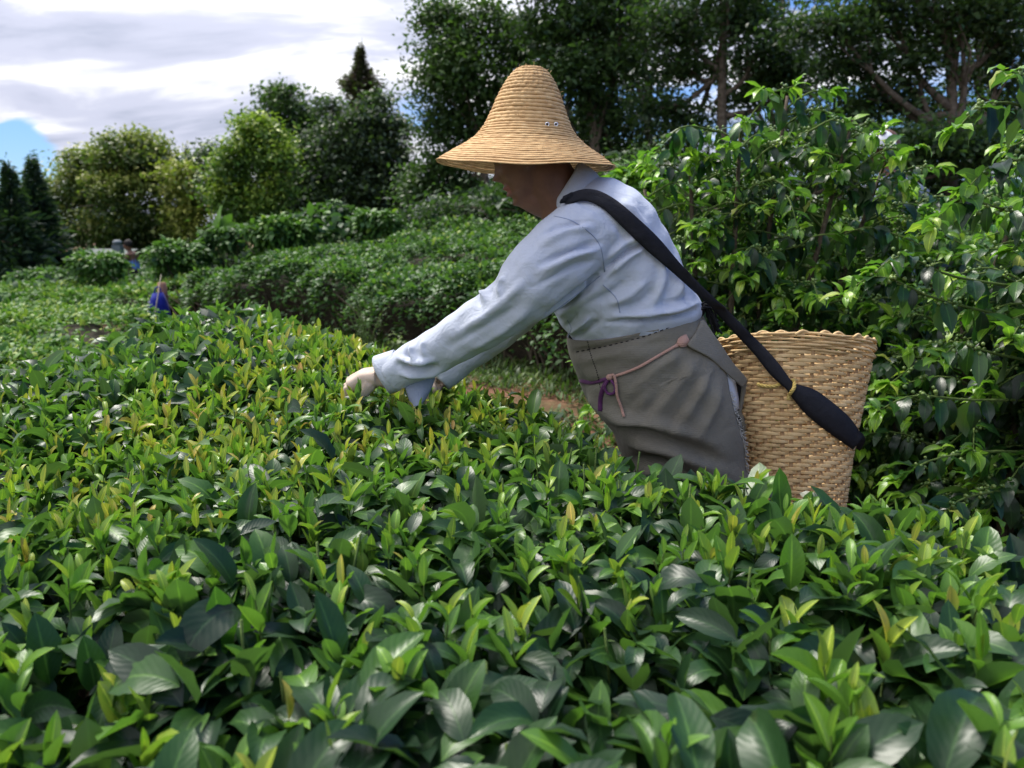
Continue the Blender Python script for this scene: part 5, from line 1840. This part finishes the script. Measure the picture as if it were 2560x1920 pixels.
# stitching lines: front seam and the waistband's row of stitches
for pts, n, seg in (([(1468, 850), (1478, 890), (1492, 930), (1502, 975)], 46, 2), ([(1440, 880), (1530, 862), (1620, 838), (1720, 800)], 40, 2)):
    Q = surf_path([B_APRON], pts, n, 0.0012)
    mb = MB()
    for i in range(0, n - 1, 2):
        mb.add(tube([Q[i], Q[i + 1]], 0.0011, 4))
    tag(link("stitching", mb.mesh("stitching", M_BLACK), apron), kind="stuff")


def ribbon(path, width, nrm=None, thick=0.0012):
    """flat tape along a path facing the camera side."""
    P = np.asarray(path, float)
    T = np.gradient(P, axis=0)
    T /= np.linalg.norm(T, axis=1)[:, None]
    W = np.full(len(P), width, float) if np.isscalar(width) else np.asarray(width, float)
    V = []
    for i in range(len(P)):
        vd = P[i] - CAM
        vd /= np.linalg.norm(vd)
        s = np.cross(T[i], vd)
        s /= np.linalg.norm(s) + 1e-9
        V += [P[i] - s * W[i] / 2 - vd * thick, P[i] + s * W[i] / 2 - vd * thick, P[i] + s * W[i] / 2 + vd * thick, P[i] - s * W[i] / 2 + vd * thick]
    F = []
    n = len(P)
    for i in range(n - 1):
        for j in range(4):
            k = (j + 1) % 4
            F.append((i * 4 + j, i * 4 + k, (i + 1) * 4 + k, (i + 1) * 4 + j))
    F += [(3, 2, 1, 0), tuple((n - 1) * 4 + j for j in range(4))]
    return V, F


AB = [B_APRON]
tie = link("waist_tie", mesh_list("waist_tie", *ribbon(surf_path(AB, [(1712, 853), (1680, 870), (1640, 893), (1590, 921), (1530, 943)], 24, 0.004), np.interp(np.linspace(0, 1, 24), [0, 0.1, 0.2, 1], [0.014, 0.010, 0.006, 0.006])), M_PINK), apron)
link("tie_patch", mesh_list("tie_patch", *ribbon(surf_path(AB, [(1697, 862), (1706, 855), (1722, 847)], 6, 0.006), [0.012, 0.018, 0.022, 0.024, 0.024, 0.022]), M_PINK), tie)
link("tie_end", mesh_list("tie_end", *ribbon(surf_path(AB, [(1522, 940), (1534, 938), (1540, 960), (1543, 990), (1552, 1015), (1560, 1042)], 20, 0.007), 0.0058), M_PINK), tie)
link("ribbon", mesh_list("ribbon", *ribbon(surf_path(AB, [(1448, 950), (1480, 956), (1524, 945)], 14, 0.004), np.interp(np.linspace(0, 1, 14), [0, 1], [0.012, 0.007])), M_PURPLE), tie)
link("ribbon", mesh_list("ribbon", *ribbon(surf_path(AB, [(1524, 945), (1512, 962), (1502, 990), (1500, 1028)], 14, 0.005), 0.010), M_PURPLE), tie)
link("ribbon", mesh_list("ribbon", *tube(surf_path(AB, [(1522, 948), (1512, 968), (1520, 984), (1535, 982), (1538, 966), (1526, 948)], 22, 0.006), 0.0035, 6), M_PURPLE), tie)
link("knot", mesh_list("knot", *ellipsoid(on(AB, 1524, 943, 0.007), (0.008, 0.006, 0.007), 10, 8), M_PINK), tie)
# dark cords knotted at the back of the waist
cd = MB()
for k in range(12):
    p = [(1742 + rng.normal(0, 3), 778 + rng.normal(0, 4)), (1762 + rng.normal(0, 4), 768 + rng.normal(0, 6)), (1778 + rng.normal(0, 6), 790 + rng.normal(0, 7)), (1790 + rng.normal(0, 8), 825 + rng.normal(0, 12))]
    P3 = [at(a, b, 1.78 + rng.normal(0, 0.012)) for a, b in p]
    cd.add(tube(catmull(P3, 12), 0.0026, 5))
cd.add(ellipsoid(at(1748, 776, 1.785), (0.014, 0.016, 0.015), 10, 8))
link("back_cords", cd.mesh("back_cords", M_BLACK), apron)

# ------------------------------------------------------------------ straw hat
hat_c = at(1314, 414, YC)
HR = np.array([(418, 224), (408, 212), (398, 199), (388, 186), (378, 172), (368, 158), (358, 145), (348, 134), (338, 124), (325, 114), (310, 104.5), (290, 96), (270, 88), (250, 80.5), (230, 72), (210, 62), (195, 53), (182, 43), (173, 34), (168, 24), (166, 10)], float)
arc = np.concatenate([[0], np.cumsum(np.linalg.norm(np.diff(HR, axis=0), axis=1))])
hat = empty("straw_hat", tuple(hat_c))
tag(hat, "tall pointed straw hat with a flaring brim on the picker's head", "hat")
tilt = math.radians(1.8)
RT = np.array([[math.cos(tilt), 0, math.sin(tilt)], [0, 1, 0], [-math.sin(tilt), 0, math.cos(tilt)]])


def hat_point(a_len, ang, out=0.0):
    y = np.interp(a_len, arc, HR[:, 0])
    r_ = np.interp(a_len, arc, HR[:, 1])
    brim = max(0.0, (r_ - 130) / 94.0)
    wob = brim * (-7.0 * math.cos(2 * ang) + 2.5 * math.sin(3 * ang + 1.0) + 1.6 * math.sin(7 * ang))
    sx = 1.0 + 0.012 * math.sin(3 * ang)
    shift = 6 * (1 - min(1, (y - 166) / 240.0))
    z = (414 - y) * SV - wob * SV
    rr = (r_ + out) * SH
    return hat_c + RT @ np.array([rr * math.cos(ang) * sx + shift * S, rr * math.sin(ang), z])


pitches = []
a_cur = 0.0
while a_cur < arc[-1] - 6:
    p_ = 8.2 if a_cur < 150 else 10.4
    pitches.append((a_cur, p_))
    a_cur += p_
NA = 132
for bi, (a_len, pt) in enumerate(pitches):
    prof = [(-0.62, -1.5), (-0.35, 2.0), (0.0, 3.6), (0.35, 3.2), (0.58, 0.6), (0.3, -2.6), (-0.25, -2.8)]
    V, F = [], []
    phs = rng.uniform(0, 6)
    drift = rng.normal(0, 0.5)
    for k in range(NA):
        an = 2 * pi * k / NA
        jit = 0.55 * math.sin(an * 31 + phs) + 0.5 * math.sin(an * 13 + phs * 2) + rng.normal(0, 0.18)
        js = 0.5 * math.sin(an * 7 + phs * 3) + 0.35 * math.sin(an * 3 + phs)
        for (ds, o_) in prof:
            V.append(hat_point(min(arc[-1], max(0, a_len + pt * 0.5 + ds * pt + js + drift)), an, o_ + (jit if o_ > 0 else 0)))
    n = len(prof)
    for k in range(NA):
        k2 = (k + 1) % NA
        for j in range(n):
            j2 = (j + 1) % n
            F.append((k * n + j, k2 * n + j, k2 * n + j2, k * n + j2))
    link("straw_braid", mesh_list("straw_braid", V, F, M_STRAW), hat)
V, F = [], []
for i in range(8):
    rr = 38 * i / 7
    for k in range(24):
        V.append(hat_c + RT @ np.array([6 * S + rr * S * math.cos(2 * pi * k / 24), rr * S * math.sin(2 * pi * k / 24), (414 - 167 - 0.004 * rr * rr) * SV]))
F = [(i * 24 + k, i * 24 + (k + 1) % 24, (i + 1) * 24 + (k + 1) % 24, (i + 1) * 24 + k) for i in range(7) for k in range(24)]
link("crown_top", mesh_list("crown_top", V, F, M_STRAW), hat)
hv = MB()
for o in [c for c in bpy.data.objects if c.parent == hat]:
    w = np.array([np.array(v.co) for v in o.data.vertices])
    hv.add((list(w), [tuple(p.vertices) for p in o.data.polygons]))
B_HAT = BVHTree.FromPolygons([tuple(v) for v in hv.V], hv.F)
for ex in (1368, 1390):
    p = on([B_HAT], ex, 311, 0.001)
    V, F = [], []
    for i in range(20):
        a = 2 * pi * i / 20
        for j in range(8):
            b = 2 * pi * j / 8
            rr = 0.0036 + 0.0014 * math.cos(b)
            V.append(p + np.array([rr * math.cos(a), -0.0017 * math.sin(b), rr * math.sin(a)]))
    F = [(i * 8 + j, ((i + 1) % 20) * 8 + j, ((i + 1) % 20) * 8 + (j + 1) % 8, i * 8 + (j + 1) % 8) for i in range(20) for j in range(8)]
    ey = link("eyelet", mesh_list("eyelet", V, F, M_METAL), hat)
    link("hole", mesh_list("hole", *ellipsoid(p + np.array([0, 0.0002, 0]), (0.0024, 0.0008, 0.0024), 12, 6), M_BLACK), ey)
fz = MB()
for k in range(420):
    p = hat_point(rng.uniform(0, arc[-1] - 10), rng.uniform(0, 2 * pi), 3.4)
    dv = rng.normal(0, 1, 3)
    dv /= np.linalg.norm(dv)
    fz.add(tube([p, p + dv * rng.uniform(0.003, 0.009)], 0.00045, 3, False))
tag(link("straw_fibres", fz.mesh("straw_fibres", M_STRAW), hat), kind="stuff")

# ------------------------------------------------------------------ bamboo basket on the back
bk_top = at(1976, 862, 1.935)
tl = math.radians(17)
axis = np.array([math.sin(math.radians(2.2)), math.sin(tl), math.cos(tl)])
axis /= np.linalg.norm(axis)
bx_ = np.array([1.0, 0, -0.035])
bx_ -= axis * bx_.dot(axis)
bx_ /= np.linalg.norm(bx_)
by_ = np.cross(axis, bx_)
BH = 0.45
basket = empty("bamboo_basket", tuple(bk_top - axis * BH))
tag(basket, "woven bamboo basket carried on the picker's back by a black strap", "basket")
NS = 48


def bask(h, ang, out=0.0):
    """h metres below the rim along the axis."""
    R = np.interp(h, [0, 0.06, 0.27, 0.45], [0.180, 0.171, 0.132, 0.109]) + out
    c, s = math.cos(ang), math.sin(ang)
    k = 1.0 / (abs(c) ** 3.0 + abs(s) ** 3.0) ** (1 / 3.0)
    sq = 1 + (k - 1) * 0.45
    return bk_top - axis * h + (bx_ * c + by_ * s) * R * sq


SUB = 4
nang = NS * SUB
rows = []
h = 0.044
while h < BH - 0.01:
    rows.append(h)
    h += 0.0086
stake_shift = 0.0
for ri, h in enumerate(rows):
    V, F = [], []
    hw = 0.0038 * rng.uniform(0.88, 1.08)
    jt = rng.uniform(0, 6)
    for k in range(nang):
        ang = 2 * pi * k / nang
        x = (k / SUB + ri) % 3.0
        o_ = 0.0032 * math.tanh(3.2 * (math.cos(2 * pi * (x - 1.0) / 3.0) + 0.30)) + 0.0006
        hh = h + 0.0008 * math.sin(ang * 5 + jt) + rng.normal(0, 0.00015)
        w_ = hw * (0.94 + 0.14 * math.cos(2 * pi * (x - 1.0) / 3.0))
        for (dh, do) in ((-w_, 0.0006), (-w_ * 0.7, 0.0012), (w_ * 0.7, 0.0012), (w_, 0.0006), (w_, -0.0006), (-w_, -0.0006)):
            V.append(bask(hh + dh, ang, o_ + do))
    for k in range(nang):
        k2 = (k + 1) % nang
        for j in range(6):
            j2 = (j + 1) % 6
            F.append((k * 6 + j, k * 6 + j2, k2 * 6 + j2, k2 * 6 + j))
    link("bamboo_strip", mesh_list("bamboo_strip", V, F, M_BAMBOO), basket)
for si in range(NS):
    ang = 2 * pi * (si + 0.5) / NS
    V, F = [], []
    hs = np.linspace(0.002, BH - 0.004, 24)
    for h in hs:
        R = np.interp(h, [0, 0.06, 0.27, 0.45], [0.180, 0.171, 0.132, 0.109])
        da = 0.0082 / R
        for (a_, do) in ((-da, 0.0), (-da * 0.5, 0.0008), (da * 0.5, 0.0008), (da, 0.0), (da, -0.0012), (-da, -0.0012)):
            V.append(bask(h, ang + a_ * 0.5, do))
    for i in range(len(hs) - 1):
        for j in range(6):
            j2 = (j + 1) % 6
            F.append((i * 6 + j, (i + 1) * 6 + j, (i + 1) * 6 + j2, i * 6 + j2))
    link("bamboo_stake", mesh_list("bamboo_stake", V, F, M_STAKE), basket)
# thick twined border
for ri in range(7):
    h = 0.003 + ri * 0.0060
    pts = []
    nb = 216
    for k in range(nb):
        ang = 2 * pi * k / nb
        x = (k / 4 + ri * 2.0) / 6.0
        o_ = 0.0025 + 0.0042 * math.cos(2 * pi * x) + 0.0006 * math.sin(ang * 23 + ri)
        pts.append(bask(h + 0.0016 * math.sin(2 * pi * x + 1.0) + 0.0010 * math.sin(ang * 4 + ri), ang, o_))
    V, F = tube(pts + [pts[0]], 0.0034 * rng.uniform(0.9, 1.1), 6, False)
    link("border_strand", mesh_list("border_strand", V, F, M_BAMBOO), basket)
rl = MB()
for k in range(27):
    a0_ = 2 * pi * k / 27 + rng.normal(0, 0.03)
    P3 = [bask(0.006, a0_, 0.004), bask(-0.0010 - rng.uniform(0, 0.003), a0_ + 0.09, 0.001), bask(0.004, a0_ + 0.2, -0.004)]
    rl.add(tube(catmull(P3, 7), 0.0034, 6))
link("rim_roll", rl.mesh("rim_roll", M_BAMBOO), basket)
V, F = [], []
for i in range(5):
    for k in range(36):
        p = bask(BH - 0.004, 2 * pi * k / 36) if i == 0 else (bk_top - axis * (BH - 0.004 + 0.002)) * (i / 4) + bask(BH - 0.004, 2 * pi * k / 36) * (1 - i / 4)
        V.append(p)
F = [(i * 36 + k, i * 36 + (k + 1) % 36, (i + 1) * 36 + (k + 1) % 36, (i + 1) * 36 + k) for i in range(4) for k in range(36)]
link("base", mesh_list("base", V, F, M_STAKE), basket)
# a smooth shell of the basket, only to lay the strap on (not linked)
shV = [bask(h, 2 * pi * k / 60, 0.0055) for h in np.linspace(0, BH, 12) for k in range(60)]
shF = [(i * 60 + k, i * 60 + (k + 1) % 60, (i + 1) * 60 + (k + 1) % 60, (i + 1) * 60 + k) for i in range(11) for k in range(60)]
B_BASK = BVHTree.FromPolygons([tuple(v) for v in shV], shF)

# strap: two edge lines laid over shoulder, back and basket
up_ = [(1408, 490), (1441, 477), (1468, 472), (1501, 478), (1542, 501), (1590, 541), (1646, 594), (1698, 655), (1740, 700), (1803, 760), (1823, 779), (1878, 835), (1917, 874), (1949, 911), (1979, 952), (1992, 960), (2042, 977), (2107, 1027), (2137, 1060), (2157, 1094)]
lo_ = [(1400, 509), (1432, 506), (1463, 502), (1497, 515), (1523, 535), (1562, 574), (1612, 622), (1661, 664), (1709, 706), (1768, 760), (1787, 779), (1838, 835), (1884, 884), (1925, 936), (1966, 974), (1979, 993), (2016, 1037), (2073, 1083), (2114, 1111), (2132, 1125)]
nst = 90
U, Lo = catmull(np.array(up_, float), nst), catmull(np.array(lo_, float), nst)
allb = [B_SHIRT, B_APRON, B_BASK]
dep = np.full((nst, 5), np.nan)
for i in range(nst):
    for j in range(5):
        q = U[i] * (1 - j / 4) + Lo[i] * (j / 4)
        o_ = on(allb, q[0], q[1], 0.004)
        if o_ is not None:
            dep[i, j] = o_[1]
d1 = np.nanmin(dep, axis=1)
ok = ~np.isnan(d1)
air = (U[:, 0] > 1700) & (U[:, 0] < 1800)
ok &= ~air
d1 = np.interp(range(nst), np.flatnonzero(ok), d1[ok])
lowp = np.array([d1[max(0, i - 4):i + 5].min() for i in range(nst)])
for _ in range(3):
    lowp = np.convolve(np.pad(lowp, 3, mode='edge'), np.ones(7) / 7, 'valid')
V, F = [], []
for i in range(nst):
    for j in range(5):
        q = U[i] * (1 - j / 4) + Lo[i] * (j / 4)
        loc = dep[i, j] if not np.isnan(dep[i, j]) else lowp[i] + 0.01
        Yd = lowp[i] + 0.35 * (min(loc, lowp[i] + 0.03) - lowp[i])
        Yd = min(Yd, loc)
        crease = 0.004 * math.sin(pi * j / 4) * (1 if U[i, 0] < 1985 else 2.2)
        V.append(at(q[0], q[1], Yd - crease - 0.001))
F = [(i * 5 + j, i * 5 + j + 1, (i + 1) * 5 + j + 1, (i + 1) * 5 + j) for i in range(nst - 1) for j in range(4)]
strap = link("strap", mesh_list("strap", V, F, M_STRAP), basket)
md = strap.modifiers.new("thick", 'SOLIDIFY')
md.thickness = 0.003
md.offset = -1
V = np.array(V)
B_STRAP = BVHTree.FromPolygons([tuple(v) for v in V], F)
link("strap_tail", MB().add(ribbon(catmull([at(2140, 1085, 1.80), at(2152, 1098, 1.82), at(2140, 1122, 1.84)], 8), 0.02)).mesh("strap_tail", M_STRAP), strap)


def rope(path, r0, name, parent, twist=38.0):
    P = np.asarray(path, float)
    n = len(P)
    T = np.gradient(P, axis=0)
    T /= np.linalg.norm(T, axis=1)[:, None]
    s = np.concatenate([[0], np.cumsum(np.linalg.norm(np.diff(P, axis=0), axis=1))])
    mb = MB()
    a = np.cross(T, (0, 0.3, 1.0))
    a /= np.linalg.norm(a, axis=1)[:, None]
    b = np.cross(T, a)
    for k in range(3):
        ph = s * 2 * pi * twist + 2 * pi * k / 3
        mb.add(tube(P + r0 * 0.5 * (a * np.cos(ph)[:, None] + b * np.sin(ph)[:, None]), r0 * 0.55, 6))
    return link(name, mb.mesh(name, M_ROPE), parent)


rope(surf_path([B_BASK], [(1893, 960), (1905, 964), (1930, 966), (1946, 962), (1956, 952)], 40, 0.004), 0.0042, "rope", basket)
lp = [(1981, 948), (1986, 958), (1985, 970), (1978, 980), (1972, 990), (1971, 1000)]
Pr = surf_path([B_STRAP, B_BASK], lp, 40, 0.006)
rope(Pr, 0.0042, "rope", basket)
wv = MB()
P3 = [bask(0.33, -0.55, 0.008), bask(0.40, -0.45, 0.010), bask(0.46, -0.42, 0.008)]
tag_w = tube(catmull([at(2112, 1150, 1.84), at(2106, 1200, 1.83), at(2100, 1270, 1.82), at(2096, 1300, 1.82)], 12), 0.0016, 5)
link("wire", mesh_list("wire", *tag_w, M_STAKE), basket)

print("T person", _time.time() - _T0)
# ------------------------------------------------------------------ coffee shrubs, person behind them
BLOCK = [B_SHIRT, B_APRON, B_BASK, B_HAT]
ca = at(1815, 1000, 3.0)
coffee("fruiting coffee shrub with a pale upright stem right behind the picker's back", (ca[0], 3.0, 0), 1.75, [(0.0, 0.0, 1.54), (0.20, 0.12, 1.66), (-0.16, 0.1, 1.46), (0.40, 0.0, 1.56), (-0.33, 0.05, 1.32), (0.56, 0.08, 1.40)], 52, 0.38, 61, 0.088, 300, 0.18,
       branch_extra=[[at(1700, 700, 2.95), at(1640, 640, 2.9), at(1600, 560, 2.85)], [at(1850, 330, 3.0), at(1920, 240, 2.95), at(1985, 215, 2.95)], [at(1800, 330, 3.0), at(1700, 320, 2.9), at(1610, 420, 2.85)],
                     [at(1990, 620, 2.95), at(2040, 590, 2.85), at(2100, 585, 2.8)], [at(1950, 700, 2.9), at(1890, 620, 2.8), at(1850, 640, 2.75)], [at(2020, 330, 3.0), at(2090, 300, 2.95), at(2120, 370, 2.95)]])
cb = at(2420, 1250, 2.45)
coffee("large coffee shrub at the right edge with long drooping branches", (cb[0] + 0.12, 2.45, 0), 1.35, [(0.0, 0.0, 1.05), (0.20, 0.10, 1.22), (-0.12, 0.15, 0.90)], 50, 0.44, 62, 0.086, 300, 0.12,
       branch_extra=[[at(2560, 800, 2.4), at(2350, 750, 2.25), at(2200, 690, 2.2), at(2110, 735, 2.18)], [at(2560, 720, 2.4), at(2380, 690, 2.3), at(2260, 640, 2.25), at(2185, 680, 2.22)], [at(2560, 1000, 2.3), at(2420, 1000, 2.2), at(2280, 990, 2.15), at(2190, 1030, 2.12)],
                     [at(2560, 1130, 2.25), at(2450, 1130, 2.15), at(2330, 1150, 2.1), at(2240, 1200, 2.08)], [at(2560, 900, 2.3), at(2470, 880, 2.2), at(2400, 860, 2.15), at(2345, 900, 2.12)], [at(2560, 1230, 2.2), at(2480, 1230, 2.1), at(2400, 1250, 2.05), at(2350, 1290, 2.0)]])
cc = at(2640, 900, 2.15)
coffee("coffee shrub reaching in from the right edge with its bright top twigs against the sky", (cc[0] + 0.20, 2.2, 0), 1.8, [(0.0, 0.0, 1.72), (-0.10, 0.1, 1.50)], 36, 0.34, 63, 0.090, 200, 0.30,
       branch_extra=[[at(2640, 330, 2.2), at(2540, 260, 2.15), at(2450, 270, 2.1), at(2385, 330, 2.1)], [at(2640, 260, 2.2), at(2580, 200, 2.15), at(2530, 180, 2.1)], [at(2640, 420, 2.2), at(2540, 400, 2.1), at(2470, 420, 2.1), at(2420, 470, 2.08)],
                     [at(2640, 560, 2.2), at(2500, 520, 2.1), at(2400, 500, 2.1), at(2330, 560, 2.05)]])
cd_ = at(2210, 1000, 3.5)
coffee("dense dark coffee shrub standing between the other two, behind the basket", (cd_[0], 3.5, 0), 1.35, [(0.0, 0.0, 1.30), (0.24, 0.05, 1.24), (-0.30, 0.0, 1.24), (0.62, 0.1, 1.40), (-0.12, 0.08, 1.28)], 50, 0.44, 64, 0.090, 260, 0.14)
ce = at(1650, 900, 4.0)
coffee("loose coffee shrub filling the gap between the picker's waist and the basket", (ce[0], 3.7, 0), 1.1, [(0.0, 0.0, 0.98), (0.35, 0.1, 1.05), (0.7, 0.0, 0.95)], 28, 0.38, 65, 0.092, 120, 0.12)
cf = at(2330, 1200, 3.0)
coffee("low leafy coffee shrub close behind the basket's lower right corner", (cf[0] - 0.12, 2.75, 0), 0.9, [(0.0, 0.0, 0.62), (0.25, 0.0, 0.78), (-0.15, 0.05, 0.5)], 26, 0.32, 66, 0.084, 160, 0.10)

# white-capped person beyond the shrubs
pb = at(2200, 900, 5.2)
pb[2] = gz(pb[0], pb[1])
topz = at(2200, 333, 5.2)[2]
Hh = (topz - pb[2]) / 1.0
(fv, ff, _, _), hip, ch, nk = figure_mesh(pb, Hh * 1.02, 0.05)
p2 = link("person", mesh_list("person", fv, ff, M_SKIN))
tag(p2, "person in a white cap mostly hidden behind the coffee shrubs", "person")
link("top", mesh_list("top", *tube([hip - (0, 0, 0.12), hip, (hip + ch) / 2, ch, ch + (0, 0, 0.10)], [0.19, 0.18, 0.185, 0.22, 0.09], 16), M_SHIRTIN_SHADED), p2)
link("trousers", MB().add(tube([pb + (0, 0.09, 0.04), hip + (0, 0.08, 0)], [0.08, 0.12], 10)).add(tube([pb + (0, -0.09, 0.04), hip + (0, -0.08, 0)], [0.08, 0.12], 10)).mesh("trousers", M_BLACK), p2)
hc = at(2198, 366, 5.2)
V, F = [], []
for i in range(9):
    th = (pi / 2) * i / 8 * 1.12
    for k in range(28):
        a = 2 * pi * k / 28
        pl = 1 + 0.012 * math.sin(a * 12) * math.sin(th)
        V.append(hc + np.array([0.098 * math.sin(th) * math.cos(a) * pl, 0.108 * math.sin(th) * math.sin(a) * pl, 0.098 * math.cos(th)]))
F = [(i * 28 + k, (i + 1) * 28 + k, (i + 1) * 28 + (k + 1) % 28, i * 28 + (k + 1) % 28) for i in range(8) for k in range(28)]
cap = link("cap", mesh_list("cap", V, F, M_WHITE))
tag(cap, "white cap worn by the person behind the coffee shrubs", "cap")
sl = []
for j in range(9):
    a_ = -pi / 2 - 0.75 + 0.9 * j / 8
    for th_, rr_ in ((0.62, 1.03), (0.62 + 0.32 * math.sin(pi * j / 8) + 0.02, 1.03)):
        sl.append(hc + rr_ * np.array([0.098 * math.sin(th_) * math.cos(a_), 0.108 * math.sin(th_) * math.sin(a_), 0.098 * math.cos(th_)]))
link("opening", mesh_list("opening", sl, [(2 * j, 2 * j + 1, 2 * j + 3, 2 * j + 2) for j in range(8)], M_BLACK), cap)
md = cap.modifiers.new("thick", 'SOLIDIFY')
md.thickness = 0.004
pk = []
for i in range(5):
    for j in range(9):
        a = pi + (j - 4) * 0.26
        rr = 0.096 + 0.05 * i / 4
        pk.append(hc + np.array([rr * math.cos(a), rr * math.sin(a), -0.02 - 0.02 * i / 4]))
link("peak", mesh_list("peak", pk, [(i * 9 + j, i * 9 + j + 1, (i + 1) * 9 + j + 1, (i + 1) * 9 + j) for i in range(4) for j in range(8)], M_WHITE), cap)
# crumpled white bundle deep in the gap right of the basket
wb = at(2246, 872, 3.3)
V, F = ellipsoid(wb, (0.042, 0.02, 0.028), 18, 12)
V = [np.array(v) + rng.normal(0, 0.007, 3) for v in V]
wsk = link("white_bundle", mesh_list("white_bundle", V, F, M_WHITE))
tag(wsk, "small white crumpled bundle in the dark gap right of the basket", "bundle")

# ------------------------------------------------------------------ split the near tea row into single leaves and the mass
gone = np.zeros(len(NEAR_TEA.base), bool)          # leaves pushed aside by the body
mid_l = NEAR_TEA.base + np.array([0, 0, 0.015])
B_BODY = BVHTree.FromPolygons(bV.tolist(), bF)
nearby = np.flatnonzero((mid_l[:, 1] > 1.4) & (mid_l[:, 0] > -0.6))
for i in nearby:
    v = Vector(mid_l[i])
    for b_, dd in ((B_BODY, 0.012), (B_APRON, 0.02), (B_SHIRT, 0.012)):
        h_ = b_.find_nearest(v, 0.25)
        if h_[0] is not None:
            if h_[3] < dd or (v - h_[0]).dot(h_[1]) < 0 and h_[3] < 0.08:
                gone[i] = True
                break
NEAR_TEA = NEAR_TEA.sub(~gone)
mask = pick_largest(NEAR_TEA, 300, "tea", BLOCK)
leaf_objects(NEAR_TEA, mask, near_row, M_TEA, "tea", 8, 5)
rest = NEAR_TEA.sub(~mask)
close = rest.base[:, 1] < 1.7
tag(link("foliage", leaves_mesh("foliage", rest.sub(close), 7, 3, M_TEA), near_row), kind="stuff")
tag(link("foliage", leaves_mesh("foliage", rest.sub(~close), 6, 3, M_TEA), near_row), kind="stuff")
print("T all", _time.time() - _T0, len(NEAR_TEA.base))
